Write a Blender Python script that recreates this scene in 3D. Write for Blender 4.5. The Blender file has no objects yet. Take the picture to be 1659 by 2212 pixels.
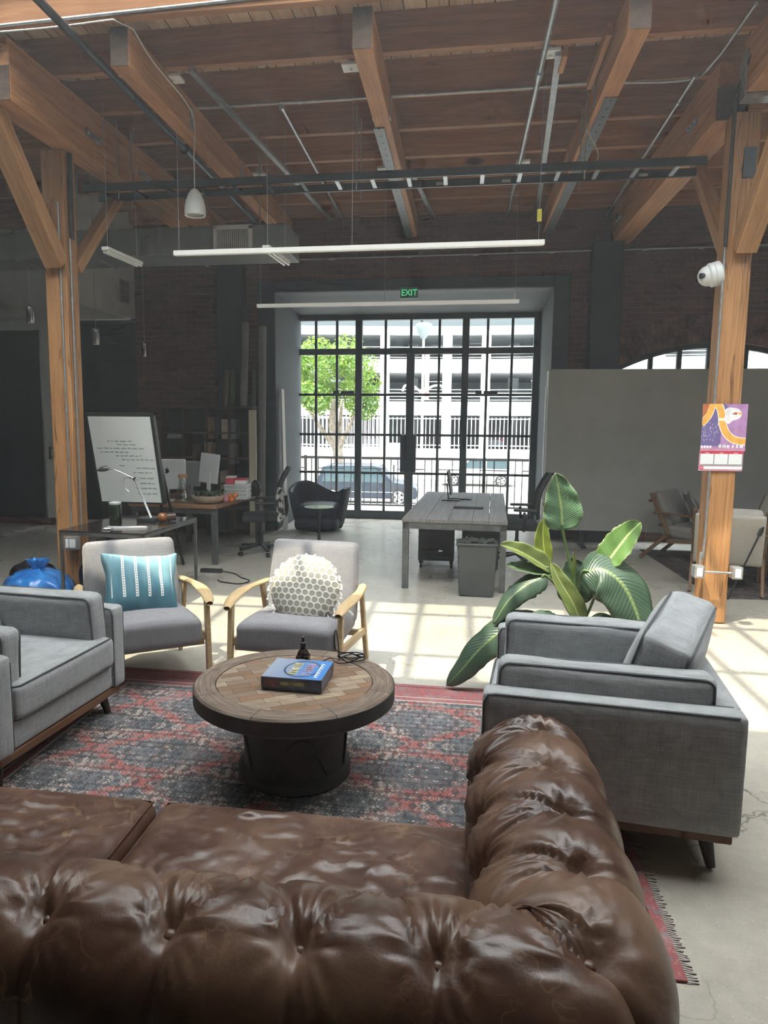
import bpy, bmesh, math, random
from mathutils import Vector as V, Matrix, noise
SC = bpy.context.scene
COL = SC.collection
PI = math.pi
rnd = random.Random(7)
def rad(a): return math.radians(a)

# ------------------------------------------------------------------ materials
class Mat:
    """small wrapper that builds a procedural Principled material"""
    def __init__(s, name, color=(.5,.5,.5), rough=.5, metal=0., spec=.5, **kw):
        s.m = bpy.data.materials.new(name); s.m.use_nodes = True
        s.t = s.m.node_tree; s.t.nodes.clear()
        s.out = s.t.nodes.new('ShaderNodeOutputMaterial')
        s.p = s.t.nodes.new('ShaderNodeBsdfPrincipled')
        s.t.links.new(s.p.outputs[0], s.out.inputs[0])
        s.set('Base Color', color); s.set('Roughness', rough); s.set('Metallic', metal)
        s.set('Specular IOR Level', spec)
        for k, v in kw.items(): s.set(k.replace('_', ' '), v)
    def set(s, sock, v):
        i = s.p.inputs[sock]
        if hasattr(v, 'is_linked') or isinstance(v, bpy.types.NodeSocket): s.t.links.new(v, i)
        elif isinstance(v, tuple) and len(v) == 3: i.default_value = (*v, 1)
        else: i.default_value = v
        return s
    def put(s, node, sock, v):
        i = node.inputs[sock]
        if isinstance(v, bpy.types.NodeSocket): s.t.links.new(v, i)
        elif isinstance(v, tuple) and len(v) == 3 and i.type == 'RGBA': i.default_value = (*v, 1)
        else: i.default_value = v
    def node(s, typ, ins=None, **props):
        n = s.t.nodes.new('ShaderNode' + typ)
        for k, v in props.items(): setattr(n, k, v)
        for k, v in (ins or {}).items(): s.put(n, k, v)
        return n
    def co(s, scale=(1,1,1), rot=(0,0,0), loc=(0,0,0), kind='Object'):
        c = s.node('TexCoord').outputs[kind]
        return s.node('Mapping', {'Vector': c, 'Scale': scale, 'Rotation': rot, 'Location': loc}).outputs[0]
    def noise(s, co, scale=5., detail=4., rough=.55, dist=0., out='Fac'):
        return s.node('TexNoise', {'Vector': co, 'Scale': scale, 'Detail': detail, 'Roughness': rough, 'Distortion': dist}).outputs[out]
    def vor(s, co, scale=5., feature='F1', out='Distance', rnd=1., metric='EUCLIDEAN', dim='3D'):
        n = s.node('TexVoronoi', {'Vector': co, 'Scale': scale, 'Randomness': rnd}, feature=feature, voronoi_dimensions=dim)
        if feature != 'DISTANCE_TO_EDGE': n.distance = metric
        return n.outputs[out]
    def ramp(s, fac, stops, interp='LINEAR'):
        n = s.node('ValToRGB', {'Fac': fac}); r = n.color_ramp; r.interpolation = interp
        while len(r.elements) < len(stops): r.elements.new(.5)
        for e, (p, c) in zip(r.elements, stops):
            e.position = p; e.color = (*c, 1) if isinstance(c, tuple) else (c, c, c, 1)
        return n.outputs[0]
    def mix(s, fac, a, b, blend='MIX'):
        n = s.node('Mix', data_type='RGBA', blend_type=blend)
        for k, v in ((0, fac), (6, a), (7, b)):
            i = n.inputs[k]
            if isinstance(v, bpy.types.NodeSocket): s.t.links.new(v, i)
            elif k == 0: i.default_value = v
            else: i.default_value = (*v, 1) if len(v) == 3 else v
        return n.outputs[2]
    def math(s, op, a, b=None, c=None):
        n = s.node('Math', operation=op)
        for k, v in enumerate((a, b, c)):
            if v is not None: s.put(n, k, v)
        return n.outputs[0]
    def bump(s, h, strength=.3, dist=.01, prev=None):
        n = s.node('Bump', {'Height': h, 'Strength': strength, 'Distance': dist})
        if prev is not None: s.put(n, 'Normal', prev)
        s.set('Normal', n.outputs[0]); return n.outputs[0]
    def xyz(s, co):
        n = s.node('SeparateXYZ', {0: co}); return n.outputs

def plain(name, color, rough=.5, metal=0., var=.08, scale=8., bump=0., spec=.5):
    """a surface of one colour with a little unevenness and wear"""
    m = Mat(name, color, rough, metal, spec)
    f = m.noise(m.co(), scale, 4)
    d = tuple(max(0, c*(1-var*1.6)) for c in color); l = tuple(min(1, c*(1+var*1.6)) for c in color)
    m.set('Base Color', m.ramp(f, [(.3, d), (.7, l)]))
    m.set('Roughness', m.math('MULTIPLY_ADD', f, .16, max(.02, rough-.08)))
    if bump: m.bump(m.noise(m.co(), scale*14, 3), bump, .004)
    return m.m

def wood(name, dark, light, axis=1, scale=1., rough=.6, knots=True, cracks=.3, bump=.25, wear=None):
    """timber whose grain runs along the object's X, Y or Z axis"""
    m = Mat(name, light, rough, 0, .35)
    st = [9., 9., 9.]; st[axis] = .55
    co = m.co(tuple(v*scale for v in st))
    warp = m.noise(m.co(tuple(.35*v*scale for v in st)), 1.6, 3, out='Color')
    co2 = m.node('VectorMath', {0: co, 1: m.node('VectorMath', {0: warp, 3: 1.6}, operation='SCALE').outputs[0]}, operation='ADD').outputs[0]
    g = m.noise(co2, 3.2, 6, .62)
    fine = m.noise(m.co(tuple(v*4*scale for v in st)), 4, 3)
    big = m.noise(m.co((.7,.7,.7)), 1.1, 2)
    f = m.math('ADD', m.math('MULTIPLY', g, .72), m.math('MULTIPLY', fine, .28))
    c = m.ramp(f, [(.3, dark), (.52, tuple((a+b)/2 for a, b in zip(dark, light))), (.68, light)])
    c = m.mix(m.math('MULTIPLY', big, .5), c, tuple(v*.62 for v in light), 'MIX')
    if knots:
        kst = [1.9, 1.9, 1.9]; kst[axis] = .75
        k = m.vor(m.co(tuple(v*scale for v in kst)), 1.0)
        c = m.mix(m.ramp(k, [(.045, 1.), (.085, 0.)]), c, tuple(v*.3 for v in dark))
    if cracks:
        cst = [7., 7., 7.]; cst[axis] = .32
        k = m.noise(m.co(tuple(v*scale for v in cst), loc=(3,1,2)), 2.2, 2, .5)
        ck = m.ramp(m.math('ABSOLUTE', m.math('SUBTRACT', k, .5)), [(0., 1.), (.012, 0.)])
        c = m.mix(m.math('MULTIPLY', ck, cracks), c, tuple(v*.2 for v in dark))
    if wear: c = m.mix(m.ramp(m.noise(m.co((1,1,1)), 2.3, 5), [(.45, 0.), (.7, 1.)]), c, wear)
    m.set('Base Color', c); m.bump(f, bump, .004)
    return m.m

def linen(name, a, b, scale=1., rough=.92):
    m = Mat(name, a, rough, 0, .2)
    w1 = m.noise(m.co((9*scale, 9*scale, 240*scale)), 1.2, 3)
    w2 = m.noise(m.co((240*scale, 240*scale, 9*scale)), 1.2, 3)
    w3 = m.noise(m.co((200*scale, 12*scale, 12*scale)), 1.2, 3)
    f = m.math('ADD', m.math('MULTIPLY', w1, .4), m.math('ADD', m.math('MULTIPLY', w2, .3), m.math('MULTIPLY', w3, .3)))
    m.set('Base Color', m.ramp(f, [(.36, a), (.64, b)]))
    m.set('Sheen Weight', .25); m.set('Sheen Roughness', .5)
    n1 = m.bump(f, .25, .002)
    m.bump(m.noise(m.co((6,6,6)), 1.5, 3), .25, .02, n1)
    return m.m

def emit(name, color, strength):
    m = Mat(name, color); m.set('Emission Color', color); m.set('Emission Strength', strength); m.m.cycles.emission_sampling = 'NONE'; return m.m

def glass_pane(name, tint=(.93,.97,.97), gloss=.08, rough=.02):
    m = bpy.data.materials.new(name); m.use_nodes = True; t = m.node_tree; t.nodes.clear()
    o = t.nodes.new('ShaderNodeOutputMaterial'); mx = t.nodes.new('ShaderNodeMixShader')
    tr = t.nodes.new('ShaderNodeBsdfTransparent'); gl = t.nodes.new('ShaderNodeBsdfGlossy')
    tr.inputs[0].default_value = (*tint, 1); gl.inputs['Roughness'].default_value = rough
    nz = t.nodes.new('ShaderNodeTexNoise'); nz.inputs['Scale'].default_value = 3.
    mr = t.nodes.new('ShaderNodeMapRange'); mr.inputs[3].default_value = gloss*.8; mr.inputs[4].default_value = gloss*1.2
    t.links.new(nz.outputs[0], mr.inputs[0]); t.links.new(mr.outputs[0], mx.inputs[0])
    t.links.new(tr.outputs[0], mx.inputs[1]); t.links.new(gl.outputs[0], mx.inputs[2]); t.links.new(mx.outputs[0], o.inputs[0])
    return m

# ------------------------------------------------------------------ mesh builder
def frame(p, q):
    d = (q-p).normalized(); up = V((0,0,1)) if abs(d.z) < .95 else V((0,1,0))
    a = d.cross(up).normalized(); return d, a, a.cross(d)
class B:
    def __init__(s): s.bm = bmesh.new(); s.mi = 0
    def mat(s, i): s.mi = i; return s
    def face(s, vs):
        try: f = s.bm.faces.new(vs); f.material_index = s.mi; return f
        except ValueError: return None
    def poly(s, pts): return s.face([s.bm.verts.new(p) for p in pts])
    def hexa(s, c8):
        v = [s.bm.verts.new(p) for p in c8]
        for f in ((3,2,1,0),(4,5,6,7),(0,1,5,4),(1,2,6,5),(2,3,7,6),(3,0,4,7)): s.face([v[i] for i in f])
        return v
    def box(s, c, size, M=None):
        c = V(c); h = V(size)/2; M = M or Matrix.Identity(3)
        return s.hexa([c+M@V((x*h.x, y*h.y, z*h.z)) for z in (-1,1) for x, y in ((-1,-1),(1,-1),(1,1),(-1,1))])
    def bx(s, x0, x1, y0, y1, z0, z1): return s.box(((x0+x1)/2, (y0+y1)/2, (z0+z1)/2), (x1-x0, y1-y0, z1-z0))
    def bar(s, p, q, w, h, side=None):
        p, q = V(p), V(q); d, a, b = frame(p, q)
        if side is not None:
            a = V(side).normalized(); b = a.cross(d).normalized(); a = d.cross(b).normalized()
        return s.hexa([e+a*(x*w/2)+b*(y*h/2) for e in (p, q) for x, y in ((-1,-1),(1,-1),(1,1),(-1,1))])
    def tube(s, pts, r, n=8, closed=False, caps=True):
        pts = [V(p) for p in pts]; N = len(pts); rs = r if isinstance(r, (list, tuple)) else [r]*N
        rings = []; prev = None
        for i in range(N):
            a = pts[(i-1) % N] if (closed or i > 0) else pts[i]; b = pts[(i+1) % N] if (closed or i < N-1) else pts[i]
            d = (b-a).normalized()
            if prev is None:
                up = V((0,0,1)) if abs(d.z) < .9 else V((0,1,0)); u = d.cross(up).normalized()
            else:
                u = (prev - d*prev.dot(d)); u = u.normalized() if u.length > 1e-6 else d.orthogonal().normalized()
            prev = u; w = d.cross(u)
            rings.append([s.bm.verts.new(pts[i]+(u*math.cos(t)+w*math.sin(t))*rs[i]) for t in (2*PI*k/n for k in range(n))])
        for i in range(N if closed else N-1):
            A, C = rings[i], rings[(i+1) % N]
            for k in range(n): s.face((A[k], A[(k+1) % n], C[(k+1) % n], C[k]))
        if caps and not closed: s.face(rings[0][::-1]); s.face(rings[-1])
        return s
    def lathe(s, prof, n=24, c=(0,0,0), M=None, caps=True):
        c = V(c); M = M or Matrix.Identity(3); rings = []
        for r, z in prof:
            if r < 1e-6: rings.append([s.bm.verts.new(c+M@V((0,0,z)))])
            else: rings.append([s.bm.verts.new(c+M@V((r*math.cos(2*PI*k/n), r*math.sin(2*PI*k/n), z))) for k in range(n)])
        for A, C in zip(rings, rings[1:]):
            for k in range(n):
                if len(A) == 1 and len(C) == 1: continue
                if len(A) == 1: s.face((A[0], C[(k+1) % n], C[k])[::-1])
                elif len(C) == 1: s.face((A[k], A[(k+1) % n], C[0]))
                else: s.face((A[k], A[(k+1) % n], C[(k+1) % n], C[k]))
        if caps:
            if len(rings[0]) > 1: s.face(rings[0][::-1])
            if len(rings[-1]) > 1: s.face(rings[-1])
        return s
    def prism(s, poly, z0, z1, M=None, c=(0,0,0)):
        M = M or Matrix.Identity(3); c = V(c)
        a = [s.bm.verts.new(c+M@V((x, y, z0))) for x, y in poly]; b = [s.bm.verts.new(c+M@V((x, y, z1))) for x, y in poly]
        n = len(poly)
        s.face(a[::-1]); s.face(b)
        for k in range(n): s.face((a[k], a[(k+1) % n], b[(k+1) % n], b[k]))
        return s
    def grid(s, fn, nu, nv, cu=False, cv=False):
        vs = [[s.bm.verts.new(fn(i/(nu if cu else nu-1), j/(nv if cv else nv-1))) for j in range(nv)] for i in range(nu)]
        for i in range(nu if cu else nu-1):
            for j in range(nv if cv else nv-1):
                s.face((vs[i][j], vs[(i+1) % nu][j], vs[(i+1) % nu][(j+1) % nv], vs[i][(j+1) % nv]))
        return vs
    def cushion(s, c, size, r=.03, puff=.02, n=12, axis=2, M=None, dent=None, pin=0.):
        """soft box: rounded edges, the two faces across axis swell outwards"""
        c = V(c); h = V(size)/2; M = M or Matrix.Identity(3); tmp = bmesh.new()
        bmesh.ops.create_cube(tmp, size=2); bmesh.ops.subdivide_edges(tmp, edges=tmp.edges[:], cuts=n, use_grid_fill=True)
        mp = {}
        for v in tmp.verts:
            p = V([math.sin(t*PI/2) for t in v.co])
            q = V([p[i]*h[i] for i in range(3)]); inn = V([max(-(h[i]-r), min(h[i]-r, q[i])) for i in range(3)])
            d = q-inn
            if d.length > 1e-9: q = inn+d.normalized()*r
            o = [i for i in range(3) if i != axis]
            w = max(0, 1-p[o[0]]**2)*max(0, 1-p[o[1]]**2)
            q[axis] += p[axis]*puff*w**.6
            if pin:
                e = abs(p[o[0]]*p[o[1]])
                for i in o: q[i] *= 1+pin*(e**3) - pin*.5*(1-e)*abs(p[i])
            if dent: q = dent(q, p)
            mp[v] = s.bm.verts.new(c+M@q)
        for f in tmp.faces: s.face([mp[v] for v in f.verts])
        tmp.free(); return s
    def obj(s, name, mats, parent=None, smooth=None, bevel=0., seg=2, sub=0, loc=None, rz=None, solid=0.):
        me = bpy.data.meshes.new(name)
        bmesh.ops.recalc_face_normals(s.bm, faces=s.bm.faces[:])
        s.bm.to_mesh(me); s.bm.free()
        for m in (mats if isinstance(mats, (list, tuple)) else [mats]): me.materials.append(m)
        if smooth:
            me.polygons.foreach_set('use_smooth', [True]*len(me.polygons))
            if smooth < 180: me.set_sharp_from_angle(angle=rad(smooth))
        o = bpy.data.objects.new(name, me); COL.objects.link(o)
        if parent: o.parent = parent
        if loc is not None: o.location = loc
        if rz is not None: o.rotation_euler = (0, 0, rz)
        if solid:
            k = o.modifiers.new('thickness', 'SOLIDIFY'); k.thickness = solid; k.offset = 0
        if bevel:
            k = o.modifiers.new('edge', 'BEVEL'); k.width = bevel; k.segments = seg; k.limit_method = 'ANGLE'; k.angle_limit = rad(50)
            k.harden_normals = False
        if sub:
            k = o.modifiers.new('soft', 'SUBSURF'); k.levels = sub; k.render_levels = sub
        return o
def thing(name, label, cat, loc=(0,0,0), rz=0., group=None):
    o = bpy.data.objects.new(name, None); COL.objects.link(o); o.empty_display_size = .1
    o.location = loc; o.rotation_euler = (0,0,rz); return tag(o, label, cat, group)
def tag(o, label, cat, group=None, kind=None):
    o['label'] = label; o['category'] = cat
    if group: o['group'] = group
    if kind: o['kind'] = kind
    return o
def structure(o): o['kind'] = 'structure'; return o
def copy_thing(src, label=None, loc=None, rot=None):
    """a copy of a thing, its parts and their sub-parts (mesh data shared)"""
    def rec(o, par):
        c = o.copy(); COL.objects.link(c); c.parent = par
        for ch in list(o.children): rec(ch, c)
        return c
    r = rec(src, None)
    if label: r['label'] = label
    if loc is not None: r.location = loc
    if rot is not None: r.rotation_euler = rot
    return r
def Rz(a): return Matrix.Rotation(a, 3, 'Z')
def Rx(a): return Matrix.Rotation(a, 3, 'X')
def Ry(a): return Matrix.Rotation(a, 3, 'Y')
def bez(p0, p1, p2, p3, n=12):
    P = [V(p) for p in (p0, p1, p2, p3)]
    return [P[0]*(1-t)**3+P[1]*3*t*(1-t)**2+P[2]*3*t*t*(1-t)+P[3]*t**3 for t in (i/n for i in range(n+1))]
def smooth_path(pts, n=6):
    """Catmull-Rom through the points"""
    P = [V(p) for p in pts]; P = [P[0]*2-P[1]]+P+[P[-1]*2-P[-2]]; out = []
    for i in range(1, len(P)-2):
        a, b, c, d = P[i-1:i+3]
        for k in range(n):
            t = k/n; out.append(.5*((2*b)+(c-a)*t+(2*a-5*b+4*c-d)*t*t+(3*b-a-3*c+d)*t**3))
    return out+[P[-2]]
def font_mesh(text, size, depth=.001, align='CENTER'):
    cu = bpy.data.curves.new('lettering', 'FONT'); cu.body = text; cu.size = size; cu.extrude = depth
    cu.align_x = align; cu.align_y = 'CENTER'
    o = bpy.data.objects.new('lettering', cu); COL.objects.link(o)
    dg = bpy.context.evaluated_depsgraph_get(); me = bpy.data.meshes.new_from_object(o.evaluated_get(dg))
    bpy.data.objects.remove(o); return me
def text_obj(name, text, size, mat, parent, loc, rot, depth=.001, align='CENTER', sx=1.):
    me = font_mesh(text, size, depth, align); me.materials.clear(); me.materials.append(mat)
    o = bpy.data.objects.new(name, me); COL.objects.link(o); o.parent = parent; o.location = loc; o.rotation_euler = rot; o.scale = (sx,1,1)
    return o

# ------------------------------------------------------------------ shared materials
FIR_Y = wood('fir timber along y', (.27,.1,.03), (.68,.325,.125), 1, .8, .6)
FIR_X = wood('fir joist along x', (.22,.08,.029), (.53,.24,.095), 0, .8, .65)
FIR_Z = wood('fir post', (.25,.1,.032), (.6,.31,.125), 2, .8, .55, cracks=.75)
FIR_B = wood('fir brace', (.27,.11,.035), (.64,.35,.15), 2, .9, .55)
GALV = plain('galvanised steel', (.42,.43,.44), .42, .75, .12, 20)
BLACK_STEEL = plain('black painted steel', (.018,.019,.021), .45, .3, .2, 12)
DARK_METAL = plain('dark grey metal', (.06,.062,.065), .4, .6, .15, 10)
CHROME = plain('polished chrome', (.8,.8,.81), .12, 1., .03, 6)
WHITE_PAINT = plain('white enamel', (.86,.86,.83), .4, 0, .03, 6)
WHITE_PLASTIC = plain('white plastic', (.75,.75,.73), .35, 0, .03, 10)
BLACK_PLASTIC = plain('black plastic', (.02,.021,.023), .5, 0, .2, 14)
BLACK_RUBBER = plain('black rubber', (.012,.012,.013), .8, 0, .2, 20)
PAPER = plain('white paper', (.82,.82,.8), .85, 0, .02, 10)
# ------------------------------------------------------------------ room shell
def brick_mat(name, c1, c2, mortar, kind='xz', scale=1.):
    m = Mat(name, c1, .9, 0, .2)
    x = m.xyz(m.co())
    v = m.node('CombineXYZ', {0: x[0] if kind[0] == 'x' else x[1], 1: x[2]}).outputs[0]
    wob = m.node('VectorMath', {0: v, 1: m.node('VectorMath', {0: m.noise(m.co(), 3., 2, out='Color'), 3: .012}, operation='SCALE').outputs[0]}, operation='ADD').outputs[0]
    b = m.node('TexBrick', {'Vector': wob, 'Color1': c1, 'Color2': c2, 'Mortar': mortar, 'Scale': 1., 'Mortar Size': .007, 'Mortar Smooth': .3, 'Bias': -.2, 'Brick Width': .215, 'Row Height': .074}, offset=.5)
    n = m.noise(m.co(), 1.3, 5)
    c = m.mix(m.ramp(n, [(.4, 0.), (.75, .55)]), b.outputs[0], tuple(v*.45 for v in c1))
    c = m.mix(m.ramp(m.noise(m.co(), 30, 3), [(.5, 0.), (.8, .35)]), c, mortar)
    m.set('Base Color', c); m.bump(m.math('SUBTRACT', m.noise(m.co(), 40, 3), m.math('MULTIPLY', b.outputs[1], 2.)), .5, .006)
    return m.m
BRICK = brick_mat('old brick', (.15,.06,.042), (.085,.038,.03), (.17,.13,.11))
def deck_mat():
    m = Mat('roof deck boards', (.4,.25,.15), .75, 0, .25)
    x = m.xyz(m.co())
    u = m.math('DIVIDE', x[0], .17)
    idx = m.math('FLOOR', u); fr = m.math('FRACT', u)
    wn = m.node('TexWhiteNoise', {0: m.node('CombineXYZ', {0: idx}).outputs[0]}, noise_dimensions='3D').outputs[0]
    g = m.noise(m.co((14,.8,14)), 2.5, 5, .6)
    f = m.math('ADD', m.math('MULTIPLY', g, .7), m.math('MULTIPLY', wn, .3))
    c = m.ramp(f, [(.25, (.3,.165,.085)), (.5, (.56,.36,.21)), (.72, (.7,.5,.33))])
    c = m.mix(m.ramp(m.vor(m.co((2.2,.9,1)), 1.4), [(.05, 1.), (.09, 0.)]), c, (.1,.04,.02))
    seam = m.math('GREATER_THAN', m.math('ABSOLUTE', m.math('SUBTRACT', fr, .5)), .475)
    c = m.mix(seam, c, (.02,.01,.006)); m.set('Base Color', c)
    m.bump(m.math('SUBTRACT', g, m.math('MULTIPLY', seam, 3.)), .4, .006)
    return m.m
DECK = deck_mat()
def concrete(name, a, b, rough=.3, cracks=True):
    m = Mat(name, a, rough, 0, .5)
    n = m.noise(m.co(), .8, 6, .6); n2 = m.noise(m.co(), 14, 5, .7); sp = m.noise(m.co(), 120, 2)
    c = m.ramp(m.math('ADD', m.math('MULTIPLY', n, .6), m.math('MULTIPLY', n2, .4)), [(.35, a), (.65, b)])
    c = m.mix(m.ramp(sp, [(.62, 0.), (.72, .5)]), c, tuple(v*.55 for v in a))
    c = m.mix(m.ramp(m.noise(m.co(loc=(4,4,4)), 90, 2), [(.64, 0.), (.74, .5)]), c, tuple(min(1, v*1.5) for v in b))
    if cracks:
        w = m.node('VectorMath', {0: m.co(), 1: m.node('VectorMath', {0: m.noise(m.co(), 2.5, 4, .7, out='Color'), 3: .22}, operation='SCALE').outputs[0]}, operation='ADD').outputs[0]
        e = m.vor(w, .85, 'DISTANCE_TO_EDGE')
        mask = m.math('MULTIPLY', m.ramp(e, [(0., 1.), (.004, 0.)]), m.ramp(m.noise(m.co(loc=(9,2,1)), .9, 2), [(.42, 0.), (.56, .75)]))
        c = m.mix(mask, c, tuple(v*.25 for v in a))
    m.set('Base Color', c)
    m.set('Roughness', m.ramp(m.noise(m.co(loc=(2,7,1)), 1.8, 5, .65), [(.3, rough-.1), (.7, rough+.14)]))
    m.bump(n2, .06, .004)
    return m.m
FLOOR = concrete('polished concrete', (.34,.315,.265), (.49,.46,.395), .3)
PLASTER = plain('white plaster wall', (.66,.66,.63), .9, 0, .05, 3, .1)
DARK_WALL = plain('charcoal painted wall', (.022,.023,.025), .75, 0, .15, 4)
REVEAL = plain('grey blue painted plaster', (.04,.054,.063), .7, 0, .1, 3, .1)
HALL_WALL = plain('dim hall plaster', (.16,.155,.15), .9, 0, .1, 2)
YW, YD, ZC = 10.5, 12.1, 4.75                                   # brick wall, door line, roof deck

b = B(); b.bx(-9.2, 5.7, -.72, YD+.15, -.12, 0); structure(b.obj('floor', FLOOR))
# roof deck with the skylight opening over the lounge
b = B()
b.bx(-9.2, 5.7, 5.1, YW+.3, ZC, ZC+.12); b.bx(-9.2, 5.7, -1.5, 2.6, ZC, ZC+.12)  # rear edge runs past the wall: added eave shading the clerestory
b.bx(-9.2, -4.3, 2.6, 5.1, ZC, ZC+.12); b.bx(5.0, 5.7, 2.6, 5.1, ZC, ZC+.12); b.bx(-4.3, -1.3, 2.6, 3.15, ZC, ZC+.12)
structure(b.obj('ceiling', DECK))
# brick wall with the doorway alcove and the arched window
b = B(); T = .32
y0, y1 = YW, YW+T
b.bx(-4.85, -2.7, y0, y1, 0, ZC); b.bx(-2.7, 1.2, y0, y1, 3.47, ZC); b.bx(1.2, 2.09, y0, y1, 0, ZC); b.bx(4.61, 5.7, y0, y1, 0, ZC)
b.bx(2.09, 4.61, y0, y1, 0, .25)
AX, AHW, ASP, ACR = 3.35, 1.26, 2.40, 2.715
AR = (AHW**2+(ACR-ASP)**2)/(2*(ACR-ASP)); AZ = ACR-AR
def arch_z(x): return AZ+math.sqrt(AR*AR-(x-AX)**2)
N = 24
for i in range(N):
    xa, xb = AX-AHW+2*AHW*i/N, AX-AHW+2*AHW*(i+1)/N; za, zb = arch_z(xa), arch_z(xb)
    b.hexa([(xa,y0,za),(xb,y0,zb),(xb,y1,zb),(xa,y1,za),(xa,y0,ZC),(xb,y0,ZC),(xb,y1,ZC),(xa,y1,ZC)])
structure(b.obj('wall_back', BRICK))
# arch ring of two courses of bricks on end
b = B(); a0 = math.asin(AHW/AR)
for ring in range(2):
    r0 = AR+.012+ring*.19; n = 37
    for i in range(n):
        t0 = -a0*1.03+2.06*a0*(i+(.5 if ring else 0))/n; t1 = t0+2.06*a0/n*.86
        if t1 > a0*1.06: continue
        P = lambda t, r: (AX+r*math.sin(t), AZ+r*math.cos(t))
        q = [P(t0, r0), P(t1, r0), P(t1, r0+.175), P(t0, r0+.175)]
        b.hexa([(x, YW-.014, z) for x, z in q]+[(x, YW+.05, z) for x, z in q])
structure(b.obj('trim_1', plain('arch brick', (.11,.05,.038), .9, 0, .45, 7, .5)))
# arched steel window
w = thing('window_1', 'arched steel window above the grey partition', 'window'); structure(w)
b = B()
for i in range(N):
    xa, xb = AX-AHW+2*AHW*i/N, AX-AHW+2*AHW*(i+1)/N; za, zb = arch_z(xa), arch_z(xb)
    b.hexa([(xa,YW+.1,za-.07),(xb,YW+.1,zb-.07),(xb,YW+.16,zb-.07),(xa,YW+.16,za-.07),(xa,YW+.1,za+.02),(xb,YW+.1,zb+.02),(xb,YW+.16,zb+.02),(xa,YW+.16,za+.02)])
for x in (2.53, 2.9, 3.28, 3.74, 4.15): b.bx(x-.03, x+.03, YW+.1, YW+.16, .25, arch_z(x)-.02)
for z in (.3, 1.3, 2.0): b.bx(2.09, 4.61, YW+.105, YW+.155, z-.03, z+.03)
for x in (2.12, 4.58): b.bx(x-.04, x+.04, YW+.1, YW+.16, .25, 2.4)
b.obj('window_frame', BLACK_STEEL, w)
b = B(); pts = [(2.1, .26)]+[(4.6, .26)]+[(AX+AHW-2*AHW*i/N, arch_z(AX+AHW-2*AHW*i/N)) for i in range(N+1)]
b.poly([(x, YW+.13, z) for x, z in pts]); b.obj('window_glass', glass_pane('wavy window glass', (.85,.92,.95), .06), w)
# side, front and office walls
b = B(); b.bx(5.5, 5.7, -.72, YW, 0, ZC); structure(b.obj('wall_right', HALL_WALL))
b = B(); b.bx(-9.2, -9.0, -.72, YW, 0, ZC); structure(b.obj('wall_left', HALL_WALL))
b = B(); b.bx(-9.2, 5.7, -.72, -.55, 0, 3.75); b.bx(-9.2, 5.7, -.72, -.55, 4.6, ZC)  # unseen wall, set close and dark to keep the sofa back shaded
for x0, x1 in ((-9.2,-8.6),(5.0,5.7),(-2.0,-1.7)): b.bx(x0, x1, -.72, -.55, 3.75, 4.6)
structure(b.obj('wall_front', plain('dark umber plaster', (.05,.045,.04), .9, 0, .1, 2)))
w = thing('fill_window', 'added unseen clerestory strip behind the leather sofa, for fill light', 'window'); structure(w)  # unseen clerestory, added as fill light from behind the camera
b = B()
for k in range(14): x = -8.6+k*1.05; b.bx(x-.025, x+.025, -.66, -.6, 3.75, 4.6)
for z in (3.78, 4.57): b.bx(-8.6, 5.0, -.66, -.6, z-.03, z+.03)
b.obj('window_frame', BLACK_STEEL, w)
b = B(); b.poly([(-8.6,-.63,3.75),(5,-.63,3.75),(5,-.63,4.6),(-8.6,-.63,4.6)]); b.obj('window_glass', glass_pane('fill window glass', (.9,.93,.93), .05), w)
b = B(); b.bx(-4.97, -4.85, 8.55, YW, 3.13, ZC); b.bx(-9.0, -4.97, YW, YW+.15, 3.13, ZC)
b.bx(-6.36, -6.12, YW-.06, YW+.15, .07, 3.13); b.bx(-9.0, -6.36, YW-.04, YW+.15, 2.98, 3.13)
structure(b.obj('wall_office', PLASTER))
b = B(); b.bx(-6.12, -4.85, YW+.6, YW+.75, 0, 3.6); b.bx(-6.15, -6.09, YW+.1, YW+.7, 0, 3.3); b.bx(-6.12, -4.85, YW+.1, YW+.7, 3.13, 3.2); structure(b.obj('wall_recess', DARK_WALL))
d = thing('door_2', 'black door in the dark recess behind the left post', 'door'); structure(d)
b = B(); b.bx(-5.75, -4.95, YW+.54, YW+.59, .01, 2.55); b.obj('door_leaf', plain('black door paint', (.014,.015,.017), .5, 0, .2, 3), d, bevel=.004)
b = B(); b.tube([(-5.05,YW+.5,1.0),(-5.05,YW+.5,1.2)], .012); b.bx(-5.06,-5.04,YW+.5,YW+.54,1.02,1.04); b.bx(-5.06,-5.04,YW+.5,YW+.54,1.16,1.18); b.obj('door_handle', CHROME, d)
d = thing('door_3', 'green tinted office glass panel in white frame', 'glazing'); structure(d)
b = B(); b.bx(-9.0, -6.47, YW+.02, YW+.06, .14, 2.98); b.obj('glass_panel', Mat('green tinted glass', (.055,.075,.062), .12, 0, .6).m, d)
b = B(); b.bx(-6.47, -6.40, YW-.05, YW+.1, .09, 2.98); b.bx(-9.0, -6.40, YW-.03, YW+.1, .09, .14); b.obj('door_frame', plain('dark bronze frame', (.05,.045,.04), .5, .4, .1, 5), d)
b = B(); b.tube([(-6.25,YW-.13,1.02),(-6.25,YW-.13,1.22)], .012); b.bx(-6.26,-6.24,YW-.13,YW-.05,1.04,1.06); b.bx(-6.26,-6.24,YW-.13,YW-.05,1.18,1.2); b.obj('door_handle', BLACK_PLASTIC, d)
b = B(); b.bx(-9.0, -6.09, YW-.08, YW-.02, 0, .1); structure(b.obj('baseboard_left', plain('brown baseboard', (.13,.07,.045), .6, 0, .2, 5)))
b = B(); b.bx(-4.855, -4.835, 10.0, 10.28, 3.32, 3.62); 
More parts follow.
